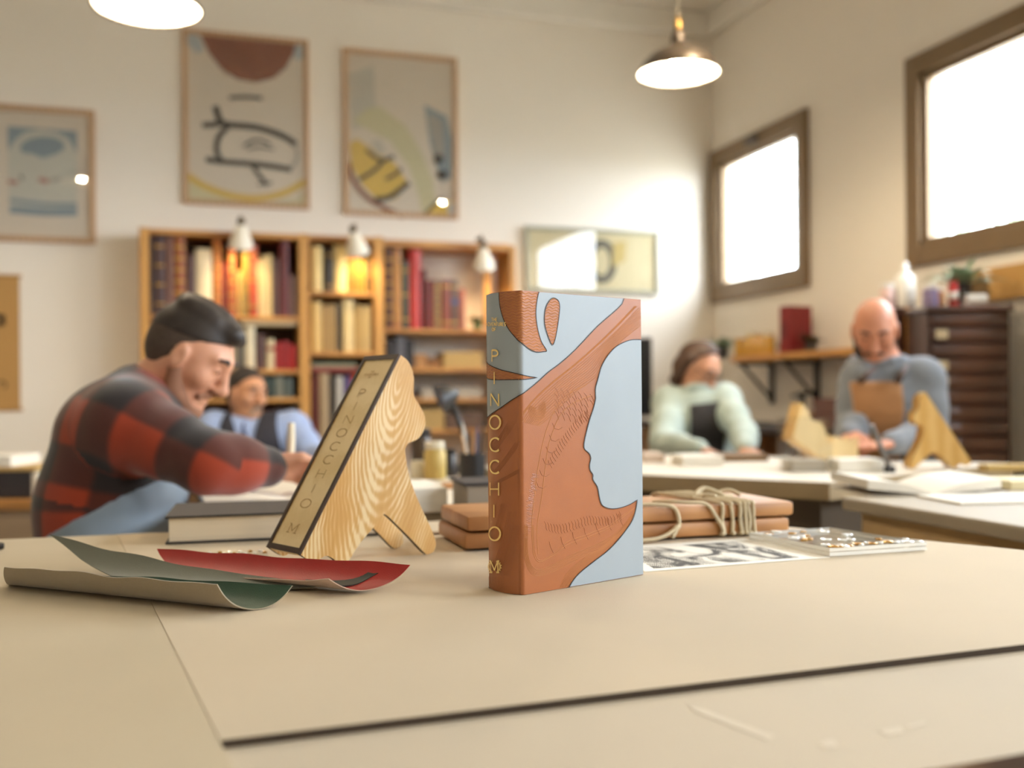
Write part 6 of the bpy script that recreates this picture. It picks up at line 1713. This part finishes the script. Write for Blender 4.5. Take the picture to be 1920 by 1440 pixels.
MB().tube([(-.004, 0, -.03), (0, 0, 0), (.002, 0, .04), (.003, 0, .078)], [.006, .0085, .0085, .007], 8).build('blade', mat('bone_cream', '#e8dcc0', .5), fold, smooth='auto')
# ---- man in waistcoat and tie
d0 = 4.2
J = dict(pel=J_(470, 1000, d0 + .05, .55), mid=J_(475, 900, d0 + .03), che=J_(480, 835, d0), nck=J_(468, 793, d0 + .02), shR=J_(402, 805, d0 - .02), elR=J_(400, 872, d0 - .15), wrR=J_(470, 857, d0 - .42),
         shL=J_(548, 805, d0 + .02), elL=J_(592, 862, d0 - .12), wrL=J_(622, 857, d0 - .42), wide=.9, thick=.86)
for q, s_ in (('R', -1), ('L', 1)): J['kn' + q] = v3(J['pel']) + Xc * .11 * s_ - Dc * .40 + Zc * -.10; J['ft' + q] = J['kn' + q].copy(); J['ft' + q][2] = .06
S2 = dirc(1, .15, 0)
hd = Head(J_(462, 739, d0), dirc(.78, -.60, -.14), dirc(.1, 0, 1), .92)
m_bshirt = fabric('blue_shirt', '#94a6cc')
root, org, bf, sf = figure('dark haired man with grey goatee in dark waistcoat, tie and pale blue shirt', J, S2, hd, m_skin2, m_bshirt, m_jeans,
    {'R': (dirc(.6, -.6, -.1), dirc(0, 0, -1), 1, (.3, .4), .95), 'L': (dirc(-.2, -.9, -.1), dirc(0, 0, -1), -1, (.3, .4), .95)})
hair_obj(hd, root, org, m_hair2, grow=.012, plane=(-.80, .60), off=.006); beard(hd, root, org, mat('grey_beard', '#8a7a6c', .8, var=.3, vs=90), 'goatee'); hd.eyes(root, org, m_hair2)
ch, nk = v3(J['che']), v3(J['nck']); fv = -Dc
vest = mat('dark_waistcoat', '#24242e', .8, var=.1)
vf = sf.like(); torso(vf, J, S2, .012)
vf.cut(v3(J['shR']) * .88 + ch * .12 + Xc * .02, dirc(1, 0, -.2)); vf.cut(v3(J['shL']) * .88 + ch * .12 - Xc * .02, dirc(-1, 0, -.2)); vf.cut(v3(J['pel']) , Zc)
vf.cone(nk + fv * .06 + Zc * .05, ch + fv * .16 + Zc * -.07, .062, .008, .01, 's'); vf.cone(nk, nk + Zc * .2, .062, .09, .01, 's')
vf.build('waistcoat', vest, root, org)
tw = ch + fv * .112; 
MB().tube([tuple(q - org) for q in (nk + fv * .085 + Zc * -.005, nk + fv * .11 + Zc * -.03, ch + fv * .130 + Zc * -.0, ch + fv * .128 + Zc * -.12)], [.016, .012, .020, .022], 8).build('tie', mat('navy_tie', '#25294a', .6), root, smooth=True)
stool('round stool under the man in the waistcoat', J['pel'], J['pel'][2] - .19)
# his desk
dk0 = J_(470, 880, 3.45)
hx, hy = cw(1, 0).xy, cw(0, 1).xy; o2 = Vector((dk0[0], dk0[1]))
table('desk', 'plain desk in front of the man in the waistcoat', [o2 + hx * -.52, o2 + hx * .46, o2 + hx * .46 + hy * .36, o2 + hx * -.52 + hy * .36], .73, .03, m_whitetop, m_greytop, m_oldwood, .05, .06)
# ---- woman
d0 = 4.25
J = dict(pel=J_(1300, 960, d0 + .08, .56), mid=J_(1302, 860, d0 + .06), che=J_(1306, 795, d0), nck=J_(1304, 738, d0), shR=J_(1256, 757, d0 + .02), elR=J_(1243, 832, d0 - .20), wrR=J_(1312, 842, d0 - .48),
         shL=J_(1357, 752, d0 - .02), elL=J_(1394, 812, d0 - .22), wrL=J_(1398, 842, d0 - .48), wide=.78, thick=.86)
for q, s_ in (('R', -1), ('L', 1)): J['kn' + q] = v3(J['pel']) + Xc * .10 * s_ - Dc * .40 + Zc * -.10; J['ft' + q] = J['kn' + q].copy(); J['ft' + q][2] = .06
S3 = dirc(1, -.05, 0)
hd = Head(J_(1312, 690, d0), dirc(.52, -.62, -.58), dirc(.30, -.25, .85), .88)
m_mint = fabric('mint_sweatshirt', '#b4c2b8'); m_bapron = fabric('black_apron', '#2b2829')
root, org, bf, sf = figure('woman with glasses in a pale mint sweatshirt and black apron, looking down', J, S3, hd, m_skin3, m_mint, m_jeans,
    {'R': (dirc(.75, -.5, -.3), dirc(0, -.1, -1), 1, (.4, .5), .9), 'L': (dirc(.25, -.8, -.25), dirc(0, 0, -1), -1, (.35, .4), .9)}, sleeve=.97)
hf = Field(*hd.box(.22), .0045); hd.hair(hf, grow=.016, plane=(-.86, .5), off=.022, nape=-.075)
hf2 = Field(*hd.box(.22), .0045)
hf2.f = hf.f.copy()
for g in (1, -1): hf2.cone(hd.p(-.02, g * .078, .03), hd.p(-.035, g * .088, -.10), .026, .020, .02)
hf2.cone(hd.p(-.08, .0, .02), hd.p(-.09, .03, -.12), .05, .03, .03); hf2.cone(hd.p(-.09, -.02, -.05), v3(J['shR']) + Xc * .03 + Zc * .01 - Dc * .01, .034, .02, .03)
hf2.build('hair', m_hair3, root, org); hd.eyes(root, org, m_hair3)
for g in (1, -1):
    c = hd.p(.104, g * .032, .010)
    MB().tube([tuple(c + (hd.S * math.cos(a) * .024 + hd.U * math.sin(a) * .019) * .88 - org) for a in np.linspace(0, 2 * math.pi, 18, endpoint=False)], .0016, 6, closed=True).build('glasses_rim', mat('thin_glasses', '#4a4038', .3, metal=.4), root)
    MB().tube([tuple(hd.p(.102, g * .054, .012) - org), tuple(hd.p(-.01, g * .084, .012) - org)], .0015, 6).build('glasses_arm', MATS['thin_glasses'], root)
MB().tube([tuple(hd.p(.106, -.009, .014) - org), tuple(hd.p(.108, 0, .016) - org), tuple(hd.p(.106, .009, .014) - org)], .0015, 6).build('glasses_bridge', MATS['thin_glasses'], root)
ch = v3(J['che'])
af = sf.like(); torso(af, J, S3, .016)
patch(af, 'apron', m_bapron, root, org, .002, [(ch - Dc * .03, -Dc), (J_(1286, 790, d0), Xc), (J_(1350, 790, d0), -Xc), (J_(1310, 756, d0), -Zc + Xc * .1), (v3(J['pel']), Zc)])
stool('round stool under the woman', J['pel'], J['pel'][2] - .19)
# ---- bald man
d0 = 3.50
J = dict(pel=J_(1680, 960, d0 + .08, .64), mid=J_(1676, 850, d0 + .06), che=J_(1672, 770, d0 + .02), nck=J_(1662, 690, d0 + .02), shR=J_(1618, 715, d0 + .03), elR=J_(1602, 800, d0 - .02), wrR=J_(1590, 818, d0 - .16),
         shL=J_(1727, 712, d0 - .02), elL=J_(1746, 815, d0 - .08), wrL=J_(1668, 832, d0 - .28), wide=.88)
for q, s_ in (('R', -1), ('L', 1)): J['kn' + q] = v3(J['pel']) + Xc * .12 * s_ - Dc * .30 + Zc * -.18; J['ft' + q] = J['kn' + q].copy(); J['ft' + q][2] = .06
S4 = dirc(1, .0, 0)
hd = Head(J_(1640, 618, d0), dirc(-.28, -.72, -.52), dirc(-.10, -.30, .9), .93)
m_hood = fabric('grey_blue_hoodie', '#75797f', var=.14); m_tanap = fabric('tan_leather_apron', '#a5764a', var=.16, vs=8)
root, org, bf, sf = figure('bald bearded man in a grey-blue hooded sweatshirt and tan apron, looking down', J, S4, hd, m_skin4, m_hood, m_jeans,
    {'R': (dirc(-.1, -.55, -.05), dirc(.3, 0, -1), 1, (.05, .15), .95), 'L': (dirc(-.75, -.5, -.02), dirc(0, 0, -1), -1, (.0, .12), .95)}, sleeve=1.02, loose=.003)
beard(hd, root, org, mat('dark_beard', '#33251e', .8, var=.3, vs=90), 'full'); hd.eyes(root, org, mat('dark_brow', '#33251e', .8))
sb = Field(*hd.box(.15), .004); hd.hair(sb, grow=.0015, plane=(-.9, .1), off=-.012, nape=-.05); sb.cut(hd.p(0, 0, .065), -hd.U); sb.build('hair', mat('cropped_hair', '#7a604e', .7), root, org)
nk = v3(J['nck'])
hfld = Field(nk - .22, nk + .22, .005)
rg_ = [nk + Xc * math.cos(a) * .092 + Dc * (.045 + math.sin(a) * .075) + Zc * (.0 + .025 * math.sin(a)) for a in np.linspace(-2.6, 5.7 - 2.6, 16)]
chain(hfld, rg_, [.026] * 16, .03); hfld.ell(nk + Dc * .10 + Xc * .03 + Zc * -.01, (.085, .05, .06), [Xc, Dc, Zc], .03); hfld.build('hood', m_hood, root, org)
ch = v3(J['che'])
af = sf.like(); torso(af, J, S4, .026)
patch(af, 'apron', m_tanap, root, org, .002, [(ch - Dc * .02, -Dc), (J_(1606, 790, d0 - .1), Xc), (J_(1688, 790, d0 - .1), -Xc), (J_(1650, 715, d0 - .1), -Zc), (v3(J['pel']) + Zc * -.05, Zc)])
for a, b in (((1612, 716), (1640, 690)), ((1682, 716), (1700, 686))):
    MB().tube([tuple(J_(a[0], a[1], d0 - .155) - org), tuple(J_((a[0] + b[0]) / 2, (a[1] + b[1]) / 2, d0 - .14) - org), tuple(J_(b[0], b[1], d0 - .06) - org)], .011, 7).build('apron_strap', mat('brown_strap', '#3f2a1c', .7), root, smooth=True)
stool('round stool under the bald man', J['pel'], J['pel'][2] - .19)
